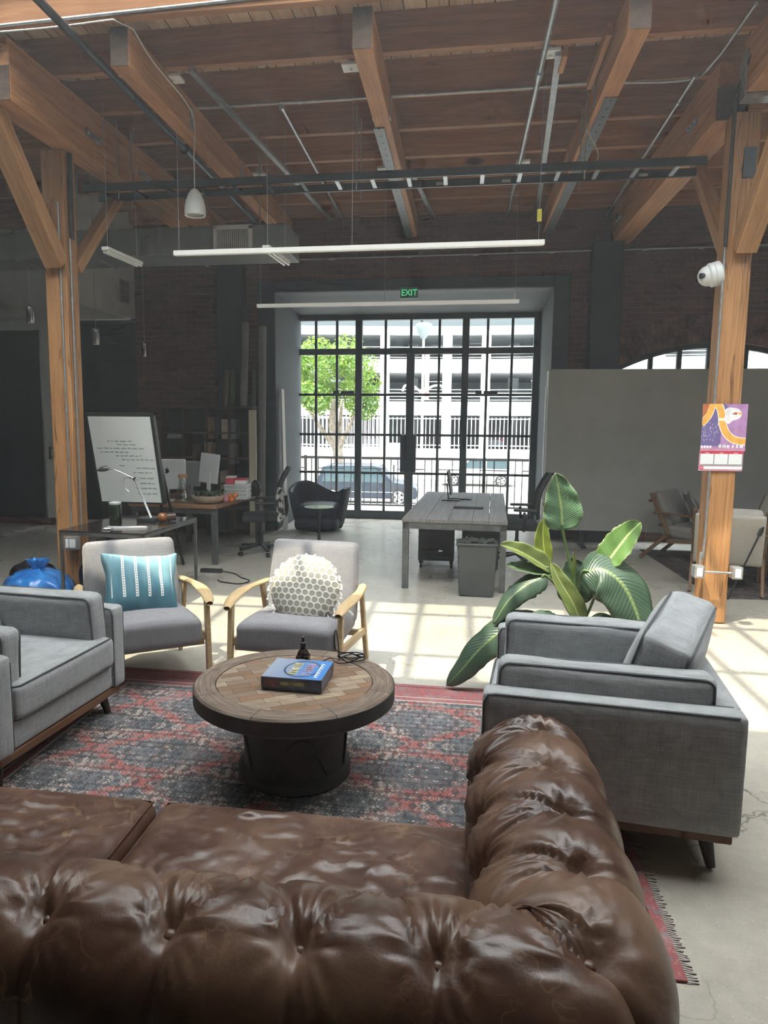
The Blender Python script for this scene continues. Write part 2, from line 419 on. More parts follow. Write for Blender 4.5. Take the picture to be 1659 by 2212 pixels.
for k in range(7): b.bx(-4.85, -4.825, 10.0+.01, 10.27, 3.34+k*.04, 3.355+k*.04)
structure(b.obj('trim_5', plain('grille grey', (.3,.29,.28), .6, 0, .1, 5)))
# doorway alcove
b = B()
b.bx(-2.86, -2.7, YW+T, YD+.1, 0, 3.5); b.bx(1.2, 1.36, YW+T, YD+.1, 0, 3.5)
b.bx(-2.7, -2.698, YW-.005, YW+T, 0, 3.468); b.bx(1.198, 1.2, YW-.005, YW+T, 0, 3.468); b.bx(-2.7, 1.2, YW-.005, YW+T, 3.462, 3.468)
b.hexa([(-2.7,YW+T,3.462),(1.2,YW+T,3.462),(1.2,YD+.1,3.34),(-2.7,YD+.1,3.34),(-2.7,YW+T,3.6),(1.2,YW+T,3.6),(1.2,YD+.1,3.6),(-2.7,YD+.1,3.6)])
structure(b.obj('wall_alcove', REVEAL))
b = B()
b.bx(-2.96, -2.70, YW-.035, YW, 0, 3.62); b.bx(1.2, 1.42, YW-.035, YW, 0, 3.62); b.bx(-2.70, 1.2, YW-.035, YW, 3.468, 3.62)
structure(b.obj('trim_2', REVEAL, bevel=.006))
# steel glazed door wall
STEEL_FR = plain('grey painted steel sash', (.05,.06,.066), .5, .2, .1, 6)
d = thing('door_1', 'tall steel framed glazed door wall to the street', 'door'); structure(d)
b = B(); yd0, yd1 = YD-.04, YD+.03
b.bx(-2.82, -2.74, yd0-.02, yd1+.02, 0, 3.36); b.bx(1.1, 1.2, yd0-.02, yd1+.02, 0, 3.36); b.bx(-2.74, 1.1, yd0-.02, yd1+.02, 3.27, 3.36)
b.bx(-2.74, 1.1, yd0, yd1, 2.72, 2.82)
for x, wd in ((-1.70,.11),(-.845,.13),(.035,.11)): b.bx(x-wd/2, x+wd/2, yd0-.015, yd1+.015, .0, 2.74 if x > -1.6 and x < 0 else 3.3)
b.obj('door_frame', STEEL_FR, d, bevel=.004)
b = B()
for x in (-2.42, -2.066, -1.26, -.385, .381, .77): b.bx(x-.02, x+.02, YD-.02, YD+.015, .12, 3.29)
for z in (2.068, 1.41, .774): b.bx(-2.76, 1.12, YD-.025, YD+.01, z-.02, z+.02)
b.bx(-.845-.02, -.845+.02, YD-.02, YD+.01, 2.8, 3.29)
b.obj('glazing_bars', STEEL_FR, d)
b = B(); b.bx(-2.76, 1.12, YD-.03, YD+.02, 0, .14); b.obj('kick_rail', STEEL_FR, d, bevel=.004)
b = B(); b.poly([(-2.76,YD-.004,.12),(1.12,YD-.004,.12),(1.12,YD-.004,3.3),(-2.76,YD-.004,3.3)]); b.obj('door_glass', glass_pane('door glass', (.95,.98,.98), .05), d)
b = B(); b.bx(-.99, -.73, YD-.1, YD-.02, .8, 1.42); b.bx(-.95,-.77,YD-.13,YD-.1,1.0,1.1); b.obj('lock_box', plain('dark lock housing', (.035,.045,.052), .5, .2, .1, 6), d, bevel=.01)
for x in (-1.79, .54):
    b = B(); b.bx(x-.2, x+.02, YD-.07, YD-.02, 2.07, 2.13); b.bx(x-.33, x-.23, YD-.07, YD-.02, 2.07, 2.14); b.obj('door_closer', DARK_METAL, d, bevel=.004)
# dark columns that carry the girders at the wall
for x0, x1 in ((-3.51,-3.13),(1.66,2.05)):
    b = B(); b.bx(x0, x1, YW-.22, YW, 0, 4.0); structure(b.obj('column', plain('dark blue grey column paint', (.03,.036,.043), .7, 0, .1, 3), bevel=.01))
# skylight
sk = thing('window_2', 'roof skylight over the lounge', 'skylight'); structure(sk)
b = B(); b.bx(-4.42,-4.3,2.5,5.2,ZC-.02,ZC+.3); b.bx(5.0,5.12,2.5,5.2,ZC-.02,ZC+.3); b.bx(-4.3,5.0,2.48,2.6,ZC-.02,ZC+.3); b.bx(-4.3,5.0,5.1,5.18,ZC+.121,ZC+.3)
b.obj('skylight_curb', FIR_X, sk)
b = B()
x = -4.3+.24
while x < 5: b.bx(x-.02, x+.02, 2.6, 5.1, ZC+.12, ZC+.2); x += .425
for y in (4.7, 3.6): b.bx(-4.3, 5.0, y-.025, y+.025, ZC+.12, ZC+.2)
b.obj('glazing_bars', STEEL_FR, sk)
b = B(); b.poly([(-4.3,2.6,ZC+.22),(5,2.6,ZC+.22),(5,5.1,ZC+.22),(-4.3,5.1,ZC+.22)]); b.obj('skylight_glass', glass_pane('skylight glass', (.75,.76,.74), .05), sk)

END_SHADE = plain('end grain with painted shade', (.075,.045,.03), .9, 0, .25, 20)  # dark end plates: shade of the beam ends painted into the wood colour
# ------------------------------------------------------------------ timber roof frame
JY = [5.23, 5.98, 6.73, 7.48, 8.23, 8.98, 9.73, 10.42]
names = ['nearest the skylight', 'second from the skylight', 'third from the skylight', 'fourth from the skylight', 'fifth from the skylight', 'sixth from the skylight', 'last but one before the brick wall', 'against the brick wall']
for k, y in enumerate(JY):
    b = B(); b.bx(-9.0, 5.5, y-.035, y+.035, 4.455, ZC-.002)
    tag(b.obj('ceiling_joist', FIR_X), 'dark fir roof joist running crosswise, '+names[k], 'joist', 'roof joists under the board deck')
for x, lab in ((-2.51,'fir ceiling beam left of the white pendant lamp'), (-.74,'middle fir ceiling beam with perforated steel strap'), (1.08,'fir ceiling beam right of the middle, strap and cable clips on it')):
    t = thing('ceiling_beam', lab, 'beam', (x, 5.3, 4.18), 0, 'fir ceiling beams between the girders')
    b = B(); b.bx(-.07, .07, 0, YW-5.3+.02, 0, .273); b.obj('timber', FIR_Y, t, bevel=.006); b = B(); b.bx(-.068,.068,-.004,-.0005,.004,.27); b.obj('end_shade', END_SHADE, t)
    if x > -1:
        off, ys = (-.035, 1.35) if x < 0 else (.02, 1.0)
        m = Mat('perforated strap', (.2,.205,.21), .5, .5, .5)
        xx = m.xyz(m.co()); dx = m.math('SUBTRACT', xx[0], off); dy = m.math('SUBTRACT', m.math('FRACT', m.math('DIVIDE', xx[1], .16)), .5)
        dd = m.math('ADD', m.math('POWER', dx, 2), m.math('POWER', m.math('MULTIPLY', dy, .16), 2))
        m.set('Base Color', m.mix(m.math('LESS_THAN', dd, .00016), (.2,.205,.21), (.015,.015,.015)))
        b = B(); b.bx(off-.045, off+.045, ys, YW-5.32, -.012, -.001); b.bx(off-.05, off-.044, ys, YW-5.32, -.012, .03)
        b.obj('steel_strap', m.m, t)
    for yy in (1.2, 2.7):
        b = B(); b.bx(-.078, -.0705, yy, yy+.08, .02, .2); b.bx(.0705, .078, yy, yy+.08, .02, .2); b.obj('joist_hanger', GALV, t)
def girder(x, yn, lab):
    t = thing('timber_girder', lab, 'girder', (x, yn, 4.0), 0, 'heavy fir girders on the posts')
    b = B(); b.bx(-.12, .12, 0, YW-.02-yn, 0, .25); b.obj('lower_timber', FIR_Y, t, bevel=.008); b = B(); b.bx(-.118,.118,-.004,-.0005,.004,.247); b.obj('end_shade', END_SHADE, t)
    b = B(); b.bx(-.105, .105, .02, YW-.02-yn, .252, .452); b.obj('upper_timber', FIR_Y, t, bevel=.006)
    for yy, s in ((1.1, 1), (2.2, 1), (.45, -1), (3.4, -1)):
        b = B(); b.bx(s*.1215 if s > 0 else -.128, .128 if s > 0 else -.1215, yy, yy+.28, .16, .22)
        for q in (.05, .14, .23): b.lathe([(.016,0),(.016,.02)], 8, (s*.128, yy+q, .19), Ry(s*PI/2))
        b.obj('bolt_plate', GALV, t)
    return t
girder(-3.5, 5.3, 'heavy fir girder over the left post')
g = girder(2.03, 6.42, 'heavy fir girder behind the right post')
t = thing('timber_girder', 'heavy fir girder end on steel seat at the front of the right post', 'girder', (2.13, 4.2, 4.06), 0, 'heavy fir girders on the posts')
b = B(); b.bx(-.12, .12, 0, 1.98, 0, .39); b.obj('lower_timber', FIR_Y, t, bevel=.008)
b = B(); b.bx(-.135, .135, 1.86, 1.99, -.035, -.002); b.bx(-.135, -.122, 1.86, 1.99, -.03, .3); b.bx(-.135,.135,1.981,1.99,-.03,.3); b.obj('steel_seat', GALV, t, bevel=.003)
def post(x, y, lab, w=.2):
    t = thing('timber_post', lab, 'post', (x, y, 0), 0, 'timber posts of the hall')
    b = B(); b.box((0,0,2.0), (w, w, 3.99)); b.obj('post_shaft', FIR_Z, t, bevel=.012)
    return t
pl = post(-3.63, 6.35, 'timber post on the left, beside the dark glass table', .21)
pr = post(2.09, 6.33, 'timber post on the right with the calendar on it')
def brace(t, p, q, w=.13):
    b = B(); p, q = V(p), V(q); M = (q-p).to_track_quat('Z', 'X').to_matrix()
    L = (q-p).length; b.box((0,0,L/2), (w, w*1.1, L)); o = b.obj('knee_brace', FIR_B, t, bevel=.006); o.location = p; o.rotation_euler = M.to_euler(); return o
brace(pl, (.02,-.12,3.02), (.03,-.98,3.98), .15); brace(pl, (.06,.12,3.02), (.12,1.0,3.98), .1)
brace(pr, (.03,-.12,2.98), (.06,-.98,4.0), .14); brace(pr, (-.02,.12,3.02), (-.04,1.0,3.98), .1)
b = B(); b.box((.03,-.107,3.62), (.09,.012,.22)); b.obj('bolt_plate', DARK_METAL, pr)

# ------------------------------------------------------------------ leather chesterfield
def leather_mat():
    m = Mat('worn brown leather', (.1,.05,.03), .36, 0, .5)
    n = m.noise(m.co(), 3.2, 5, .6); n2 = m.noise(m.co(loc=(5,3,1)), 11, 6, .68)
    c = m.ramp(m.math('ADD', m.math('MULTIPLY', n, .8), m.math('MULTIPLY', n2, .2)), [(.34, (.045,.021,.014)), (.5, (.10,.05,.032)), (.63, (.175,.1,.062))])
    w = m.node('VectorMath', {0: m.co(), 1: m.node('VectorMath', {0: m.noise(m.co(), 3.5, 4, .6, out='Color'), 3: .6}, operation='SCALE').outputs[0]}, operation='ADD').outputs[0]
    e = m.vor(w, 4.2, 'DISTANCE_TO_EDGE'); e2 = m.vor(w, 11., 'DISTANCE_TO_EDGE')
    scr = m.math('MULTIPLY', m.ramp(e, [(0., 1.), (.022, 0.)]), m.ramp(m.noise(m.co(loc=(1,8,3)), 3, 3), [(.45, 0.), (.62, .75)]))
    scr2 = m.math('MULTIPLY', m.ramp(e2, [(0., 1.), (.03, 0.)]), m.ramp(m.noise(m.co(loc=(7,8,3)), 5, 3), [(.48, 0.), (.62, .4)]))
    c = m.mix(m.math('MAXIMUM', scr, scr2), c, (.27,.16,.09)); m.set('Base Color', c)
    m.set('Roughness', m.ramp(n, [(.35, .3), (.7, .42)]))
    a = m.bump(m.noise(m.co(), 160, 3), .12, .002)
    m.bump(n2, .22, .006, a)
    return m.m
LEATHER = leather_mat()
sofa = thing('chesterfield_sofa', 'brown buttoned leather chesterfield sofa seen over its back', 'sofa', (0, 0, .011))
RR, ZR, CR = .13, .585, .10                                     # roll radius, roll centre height, corner fillet
def path(u, CX_=.25, CY_=1.2):
    """sofa rim: u<0 runs along the back, u>0 along the arm; returns point and outward direction"""
    L = CR*PI/2
    if u < -L/2: return V((CX_-CR+(u+L/2), CY_, 0)), V((0,-1,0))
    if u > L/2: return V((CX_, CY_+CR+(u-L/2), 0)), V((1,0,0))
    a = -PI/2+(u+L/2)/CR; d = V((math.cos(a), math.sin(a), 0))
    return V((CX_-CR, CY_+CR, 0))+d*CR, d
def sect(v):
    """section: v 0..1 from the seat side over the roll to the outside foot -> (offset, height, normal, row coordinate)"""
    L1, A0, A1 = .15, 180, -52; LA = RR*rad(A0-A1); L3 = .36; T_ = L1+LA+L3; s = v*T_
    if s < L1: return -RR*1.3, ZR-L1+s, (-1,0), 1.45+(L1-s)/.19
    if s < L1+LA:
        a = rad(A0)-(s-L1)/RR; return RR*math.cos(a)*(1.3 if math.cos(a) < 0 else 1), ZR+RR*math.sin(a), (math.cos(a), math.sin(a)), (a-rad(83))*RR/.19
    k = s-L1-LA; a = rad(A1); return RR*math.cos(a)-.006, ZR+RR*math.sin(a)-k, (1,0), (a-rad(83))*RR/.19-k/.19
def row_angle(u): return 72+12*max(0, min(1, (u+.03)/.2))
def tuft(u, t):
    t += rad(83-row_angle(u))*RR/.19
    du = .222 if u > 0 else .245; s = u/du
    if t >= 0: f = (abs(math.sin(PI*(s+t/2)))*abs(math.sin(PI*(s-t/2))))**.5
    else: f = abs(math.sin(PI*s))
    f = f**.58; fade = 1 if t > -1.1 else max(0, 1-(-1.1-t)/1.0)
    h = .030*f*(.35+.65*fade) + .012*fade
    k = round(s); dx, dy = (s-k)*du, t*.19; d = math.hypot(dx, dy)
    h -= .026*math.exp(-(d/.034)**2)
    ph = math.atan2(dy, dx)
    if d > 1e-4: h += .0085*math.sin(ph*17+k*1.7+2*math.sin(3*ph+k))*math.exp(-((d-.055)/.045)**2)*(1 if dy > -.01 else .3)
    if 0 < t < 2.2:
        s2 = s-.5; k2 = round(s2); d2 = math.hypot((s2-k2)*du, (t-1)*.19); h -= .022*math.exp(-(d2/.034)**2)
        ph = math.atan2((t-1)*.19, (s2-k2)*du); h += .006*math.sin(ph*15+k2)*math.exp(-((d2-.055)/.045)**2)
    return h
def roll(u0, u1, nu, nv=96, front=False):
    b = B()
    def fn(i, j):
        u = u0+(u1-u0)*i; p, d = path(u); o, z, nn, t = sect(j)
        h = tuft(u, t)
        sh = 1.
        if front:
            e = max(0, (u-(u1-.09))/.09); sh = math.sqrt(max(0.02, 1-e*e))
        o2 = (o+nn[0]*h); z2 = z+nn[1]*h
        if front and sh < 1: o2 *= sh; z2 = ZR-.02+(z2-ZR+.02)*(sh if z2 > ZR-.02 else 1)
        wob = noise.noise(V((u*5, j*6, 2)))*.006
        return p+d*(o2+wob)+V((0,0,z2+wob))
    b.grid(fn, nu, nv); return b
roll(-2.95, 0, 420).obj('back', LEATHER, sofa, smooth=180)
roll(0, 1.03, 160, front=True).obj('arm', LEATHER, sofa, smooth=180)
b = B(); b.bx(.16, .335, 1.9, 2.17, .1, .55); b.bx(.13,.36,1.25,1.9,.1,.45); b.bx(-2.7,.3,1.1,1.28,.1,.45); b.bx(-2.7,.16,1.28,2.05,.1,.27); b.obj('base', LEATHER, sofa, bevel=.02)
def wr(seed):
    def f(q, p):
        if p.z > .2:
            x, y = q.x, q.y
            n1 = noise.noise(V((x*7+seed, y*11, .3))); n2 = noise.noise(V((x*17, y*13+seed, 1.7))); n3 = noise.noise(V((x*4+seed*2, y*4, 5)))
            e = (1-p.x**4)*(1-p.y**4)
            r1 = max(0, 1-abs(n1)*7)**1.5; r2 = max(0, 1-abs(n2)*6)**1.5; r4 = max(0, 1-abs(noise.noise(V((x*5+y*9+seed, x*6-y*3, 8.))))*9)**1.5
            q.z += e*(.019*r1*max(0, n3+.4) + .011*r2*max(0, .5-n3) + .015*r4*max(0, n3+.4) + .014*n3)
        return q
    return f
for k, (xa, xb) in enumerate(((-.915,.085),(-1.905,-.93))):
    b = B(); b.cushion(((xa+xb)/2, 1.705, .345), (xb-xa, .775, .165), .045, .012, 84, 2, dent=wr(3.1+k*4)); cu = b.obj('seat_cushion', LEATHER, sofa, smooth=180)
    b = B(); hx, hy = (xb-xa)/2-.018, .775/2-.018; cx = (xa+xb)/2
    b.tube([(cx+x*hx, 1.705+y*hy, .417) for x, y in ((-1,-1),(-.33,-1),(.33,-1),(1,-1),(1,-.33),(1,.33),(1,1),(.33,1),(-.33,1),(-1,1),(-1,.33),(-1,-.33))], .006, 6, closed=True); b.obj('piping', LEATHER, cu, smooth=60)
def sofa_button(u, row=0):
    p, d = path(u); a = rad(row_angle(u)) + row*.19/RR
    n = d*math.cos(a)+V((0,0,math.sin(a))); h = tuft(u, row-rad(83-row_angle(u))*RR/.19)
    c = p+d*(RR*math.cos(a))+V((0,0,ZR+RR*math.sin(a)))+n*(h+.002)
    b = B(); b.lathe([(.0,.007),(.007,.006),(.0125,.002),(.014,-.004)], 14, c, n.to_track_quat('Z','Y').to_matrix()); b.obj('button', LEATHER, sofa, smooth=180)
for k in range(-6, 1): sofa_button(k*.245)
for k in range(1, 5): sofa_button(k*.222)
for k in range(0, 4): sofa_button((k+.5)*.222, 1)
b = B(); b.lathe([(.03,0),(.035,.05),(.025,.1)], 14, (.25,2.08,0)); b.obj('leg', wood('dark turned leg', (.03,.015,.008), (.08,.04,.02), 2, 2, .4), sofa, smooth=40)
b = B(); b.lathe([(.03,0),(.035,.05),(.025,.1)], 14, (.25,1.2,0)); b.obj('leg', bpy.data.materials['dark turned leg'], sofa, smooth=40)

# ------------------------------------------------------------------ grey linen armchairs
GREY = linen('grey linen', (.215,.225,.226), (.385,.4,.402))
PIPE = plain('dark grey piping', (.085,.09,.093), .9, 0, .1, 20)
WALNUT = wood('walnut', (.09,.04,.018), (.2,.1,.05), 0, 1.2, .45, False, 0)
def outline(c, hx, hy, r, n=5):
    """rounded rectangle around c in the x,y plane"""
    pts = []
    for sx, sy, a in ((1,1,0),(-1,1,90),(-1,-1,180),(1,-1,270)):
        for k in range(n+1):
            t = rad(a+90*k/n); pts.append((c[0]+sx*(hx-r)+r*math.cos(t), c[1]+sy*(hy-r)+r*math.sin(t)))
    return pts
def soft(name, c, size, axis, par, mat, puff=.02, r=.035, M=None, n=14, dent=None, piping=True):
    """cushion part with piping sub-parts round its two faces"""
    M = M or Matrix.Identity(3); c = V(c)
    b = B(); b.cushion((0,0,0), size, r, puff, n, axis, dent=dent); o = b.obj(name, mat, par, smooth=180); o.location = c; o.rotation_euler = M.to_euler()
    if piping:
        ax = [i for i in range(3) if i != axis]; h = [v/2 for v in size]
        for s in (-1, 1):
            pts = []
            for x, y in outline((0,0), h[ax[0]]-.012, h[ax[1]]-.012, r):
                p = [0,0,0]; p[ax[0]] = x; p[ax[1]] = y; p[axis] = s*(h[axis]-.006); 
                q = V(p)
                if dent: q = dent(q, V((p[0]/h[0], p[1]/h[1], p[2]/h[2])))
                pts.append(q)
            b = B(); b.tube(pts, .005, 6, closed=True); b.obj('piping', PIPE, o, smooth=60)
    return o
def sag(a, seed):
    def f(q, p):
        q.z += -a*(1-p.x*p.x)*(1 if p.z > 0 else 0) + noise.noise(V((q.x*5+seed, q.y*5, q.z*5)))*.012
        q.y += noise.noise(V((q.x*6+seed, q.y*6, q.z*6+9)))*.01
        return q
    return f
def grey_armchair(label, loc, rz):
    t = thing('linen_armchair', label, 'armchair', loc, rz, 'grey linen armchairs on the rug')
    W, D = 1.03, .925
    b = B(); b.cushion((0,-.0,.235), (W-.16, D-.04, .15), .02, 0, 6); b.obj('seat_base', GREY, t, smooth=180)
    for s in (-1, 1):
        b = B(); b.cushion((s*(W/2-.055), 0, .385), (.11, D, .455), .022, .006, 8, 0); a = b.obj('arm', GREY, t, smooth=180)
        for e in (-1, 1):
            b = B(); x = s*(W/2-.055)+e*.05
            b.tube([(x,-D/2+.006,.17),(x,-D/2+.006,.57),(x,-D/2+.022,.603),(x,-D/2+.05,.608),(x,D/2-.03,.608)], .004, 6); b.obj('piping', PIPE, a, smooth=60)
    b = B(); b.cushion((0, D/2-.06, .385), (W-.2, .12, .455), .022, .006, 8, 1); b.obj('back_panel', GREY, t, smooth=180)
    soft('seat_cushion', (0,-.075,.375), (.80, .80, .165), 2, t, GREY, .022, .035, dent=lambda q, p: q+V((0,0,noise.noise(V((q.x*4,q.y*4,1)))*.008)))
    for s in (-1, 1):
        soft('arm_cushion', (s*.345, -.02, .555), (.135, .80, .30), 0, t, GREY, .016, .04, M=Ry(-s*.06), dent=sag(.0, s*3+1))
    soft('back_cushion', (0, .27, .61), (.66, .20, .42), 1, t, GREY, .04, .05, M=Rx(-.22), dent=sag(.02, 5))
    b = B(); b.bx(-W/2+.03, W/2-.03, -D/2+.02, D/2-.02, .118, .158); b.obj('plinth', WALNUT, t, bevel=.006)
    for sx in (-1, 1):
        for sy in (-1, 1):
            b = B(); b.tube([(sx*(W/2-.1), sy*(D/2-.1), .12), (sx*(W/2-.075), sy*(D/2-.075), .0)], [.03,.017], 12); b.obj('leg', plain('dark leg %d%d' % (sx, sy), (.03,.02,.015), .5, 0, .2, 8) if 'dark leg' not in bpy.data.materials else bpy.data.materials['dark leg'], t, smooth=40)
    return t
plain('dark leg', (.03,.02,.015), .5, 0, .2, 8)
grey_armchair('grey linen armchair on the left, cut off by the picture edge', (-2.345, 3.25, .012), rad(85.2))
c = grey_armchair('grey linen armchair between the potted plant and the leather sofa', (.62, 3.17, .012), rad(-96.3))
for ch in c.children:
    if ch.name.startswith('back_cushion'): ch.location = (-.05, .27, .635); ch.rotation_euler = (-.3, .1, -.32)

# ------------------------------------------------------------------ wood frame armchairs
ASH = wood('pale ash wood', (.38,.25,.12), (.66,.5,.29), 1, 1.3, .45, False, .1, .1)
SLATE = linen('slate grey wool', (.185,.18,.19), (.275,.268,.28), 1.3)
def wood_armchair(label, loc, rz):
    t = thing('wood_armchair', label, 'armchair', loc, rz, 'armchairs with pale wooden arms')
    def seat(q, p):
        if p.z > 0: q.z += .028*(-p.y)+.018*(1-p.x*p.x)-.02*max(0, -p.y-.6)
        return q
    soft('seat', (0,-.06,.335), (.62, .60, .15), 2, t, SLATE, .012, .045, M=Rx(.05), dent=seat, piping=False)
    M = Rx(-.30)
    def taper(q, p):
        q.x *= 1-.03*p.z; q.y += .02*p.x*p.x; return q
    soft('backrest', (0,.265,.575), (.615, .105, .53), 1, t, SLATE, .014, .04, M=M, dent=taper, piping=False)
    for s in (-1, 1):
        x = s*.345
        b = B(); 
        def arm(i, j):
            y = -.385+.70*i; z = .535+.018*math.sin(i*PI)+.03*max(0, i-.7)**1.2-.022*max(0, .12-i)/.12; w = .024+.012*math.sin(min(1, i*1.6)*PI)+.006; xo = x+s*(.03*math.sin(i*PI)-.01*i)
            if i < .04: w *= .7
            if i > .97: w *= .6
            a = 2*PI*j; return V((xo+w*math.cos(a), y, z+.014*math.sin(a)))
        b.grid(arm, 22, 12, cv=True)
        o = b.obj('arm', ASH, t, smooth=180)
        b = B(); b.bar((x,-.36,0), (x,-.315,.535), .032, .045, (1,0,0)); b.obj('leg', ASH, t, bevel=.008)
        b = B(); b.bar((x,.40,0), (x,.215,.55), .03, .045, (1,0,0)); b.obj('leg', ASH, t, bevel=.008)
        b = B(); b.bar((x,-.33,.285), (x,.31,.235), .022, .05, (1,0,0)); b.obj('side_rail', ASH, t, bevel=.005)
    b = B(); b.bx(-.33,.33,-.31,-.28,.235,.275); b.obj('front_rail', ASH, t, bevel=.004)
    b = B(); b.bx(-.33,.33,.25,.28,.21,.25); b.obj('rear_rail', ASH, t, bevel=.004)
    return t
ch1 = wood_armchair('grey armchair with pale wood arms holding the teal cushion', (-2.01, 4.30, .01), rad(35.6))
ch2 = wood_armchair('grey armchair with pale wood arms holding the round cushion', (-.985, 4.44, .01), rad(-5.))
# cushions on them
def teal_mat():
    m = Mat('teal cotton with painted shade', (.05,.25,.33), .9, 0, .15); x = m.xyz(m.co())
    c = m.ramp(m.math('ADD', m.math('MULTIPLY', x[2], 1.6), m.math('ADD', .2, m.math('MULTIPLY', m.noise(m.co((8,8,3)), 1.2, 4), .75))), [(.1, (.04,.085,.11)), (.5, (.085,.2,.25)), (.95, (.25,.43,.48))])  # shade on the lower cushion painted in: teal darkens downwards
    u = m.math('DIVIDE', m.math('ADD', x[0], m.math('MULTIPLY', m.math('SINE', m.math('MULTIPLY', x[2], 14.)), .004)), .078)
    band = m.math('LESS_THAN', m.math('ABSOLUTE', m.math('SUBTRACT', m.math('FRACT', u), .5)), .11)
    zz = m.math('MULTIPLY', m.math('GREATER_THAN', x[2], -.09), m.math('LESS_THAN', m.math('ABSOLUTE', x[0]), .19))
    dot = m.math('ADD', m.math('POWER', m.math('SUBTRACT', m.math('FRACT', u), .5), 2), m.math('POWER', m.math('MULTIPLY', m.math('SUBTRACT', m.math('FRACT', m.math('DIVIDE', x[2], .017)), .5), .22), 2))
    white = m.math('MULTIPLY', m.math('MULTIPLY', band, zz), m.math('GREATER_THAN', dot, .0032))
    m.set('Base Color', m.mix(white, c, (.78,.76,.7))); m.bump(m.noise(m.co((160,160,160)), 1, 2), .3, .002)
    return m.m
def fluff(seed, a=.012):
    return lambda q, p: q+V((noise.noise(q*9+V((seed,0,0))), noise.noise(q*9+V((0,seed,0))), noise.noise(q*9+V((0,0,seed)))))*a
def corner_pin(q, p):
    e = abs(p.x*p.z); q.x *= 1+.07*e**2-.04*(1-abs(p.z))*0; q.z *= 1+.07*e**2
    q.x *= 1-.07*(1-p.z*p.z)*abs(p.x); q.z *= 1-.07*(1-p.x*p.x)*abs(p.z)
    return fluff(4.)(q, p)
b = B(); b.cushion((0,0,0), (.47,.05,.42), .025, .075, 22, 1, dent=corner_pin)
cu = tag(b.obj('throw_cushion', teal_mat(), smooth=180), 'square teal cushion with white stitched stripes on the left wood armchair', 'cushion')
cu.location = (-2.03, 4.355, .575); cu.rotation_euler = (rad(-26), rad(4), rad(33))
m = Mat('cream cushion with woven dots', (.7,.68,.6), .9, 0, .15)
X3 = m.xyz(m.co()); S3 = .043
def hexd(o):
    a = [m.math('MULTIPLY', m.math('SUBTRACT', m.math('FRACT', m.math('DIVIDE', m.math('ADD', X3[i], o*s_*.5), s_)), .5), s_) for i, s_ in ((0, S3), (2, S3*1.732))]
    return m.math('SQRT', m.math('ADD', m.math('POWER', a[0], 2), m.math('POWER', a[1], 2)))
hx = m.math('MULTIPLY', m.math('MINIMUM', hexd(0.), hexd(1.)), 20.)
ring = m.ramp(hx, [(.0, (.27,.26,.22)), (.16, (.36,.34,.29)), (.3, (.27,.26,.22)), (.35, (.66,.64,.56)), (1., (.66,.64,.56))])
m.set('Base Color', ring); m.bump(m.math('ADD', m.ramp(hx, [(.3, 0.), (.38, 1.)]), m.math('MULTIPLY', m.noise(m.co(), 150, 2), .3)), .5, .006)
b = B(); b.lathe([(0,-.078),(.05,-.077),(.1,-.072),(.15,-.06),(.19,-.042),(.215,-.022),(.225,0),(.215,.022),(.19,.042),(.15,.06),(.1,.072),(.05,.077),(0,.078)], 48, (0,0,0), Rx(-PI/2))
for v in b.bm.verts: v.co += V((noise.noise(v.co*7), noise.noise(v.co*7+V((3,0,0))), noise.noise(v.co*7+V((0,5,0)))))*.008
rc = tag(b.obj('round_cushion', m.m, smooth=180), 'round cream cushion with dotted weave and tassels on the right wood armchair', 'cushion')
rc.location = (-.945, 4.385, .595); rc.rotation_euler = (rad(-24), rad(3), rad(-4))
TAS = plain('cream tassel yarn', (.78,.76,.69), .95, 0, .05, 30)
for k in range(26):
    a = 2*PI*k/26; d = V((math.cos(a), 0, math.sin(a))); p = d*.222; q = p+d*.016+V((0,-.006,-.012)); r_ = q+V((0,-.004,-.022))
    b = B(); b.tube([p, q], .004, 6); b.lathe([(.003,.0),(.009,-.006),(.006,-.012),(.012,-.03),(0.004,-.03)], 8, q); b.obj('tassel', TAS, rc, smooth=60)

# ------------------------------------------------------------------ coffee table
def parquet():
    m = Mat('reclaimed wood parquet', (.4,.27,.17), .6, 0, .35)
    v = m.node('VectorMath', {0: m.co(rot=(0,0,rad(-33)))}, operation='ADD').outputs[0]
    br = m.node('TexBrick', {'Vector': v, 'Color1': (0,0,0), 'Color2': (1,1,1), 'Mortar': (.5,.5,.5), 'Scale': 1., 'Mortar Size': .0012, 'Brick Width': .15, 'Row Height': .052, 'Bias': 0.}, offset=.37)
    cell = m.node('TexBrick', {'Vector': v, 'Color1': (0,0,0), 'Color2': (1,1,1), 'Mortar': (.5,.5,.5), 'Scale': 1., 'Mortar Size': 0., 'Brick Width': .15, 'Row Height': .052, 'Bias': 0.}, offset=.37).outputs[0]
    g = m.noise(m.co((4,40,8), rot=(0,0,rad(-33))), 2.5, 5)
    c = m.ramp(cell, [(0., (.17,.11,.07)), (.2, (.26,.21,.16)), (.38, (.22,.13,.075)), (.55, (.31,.25,.185)), (.75, (.2,.15,.11)), (.9, (.35,.29,.2)), (1., (.06,.055,.05))], 'CONSTANT')
    c = m.mix(m.ramp(g, [(.35, .6), (.65, 0.)]), c, (.17,.1,.06)); c = m.mix(br.outputs[1], c, (.03,.02,.015))
    m.set('Base Color', c); m.bump(m.math('SUBTRACT', g, m.math('MULTIPLY', br.outputs[1], 2.)), .35, .003); return m.m
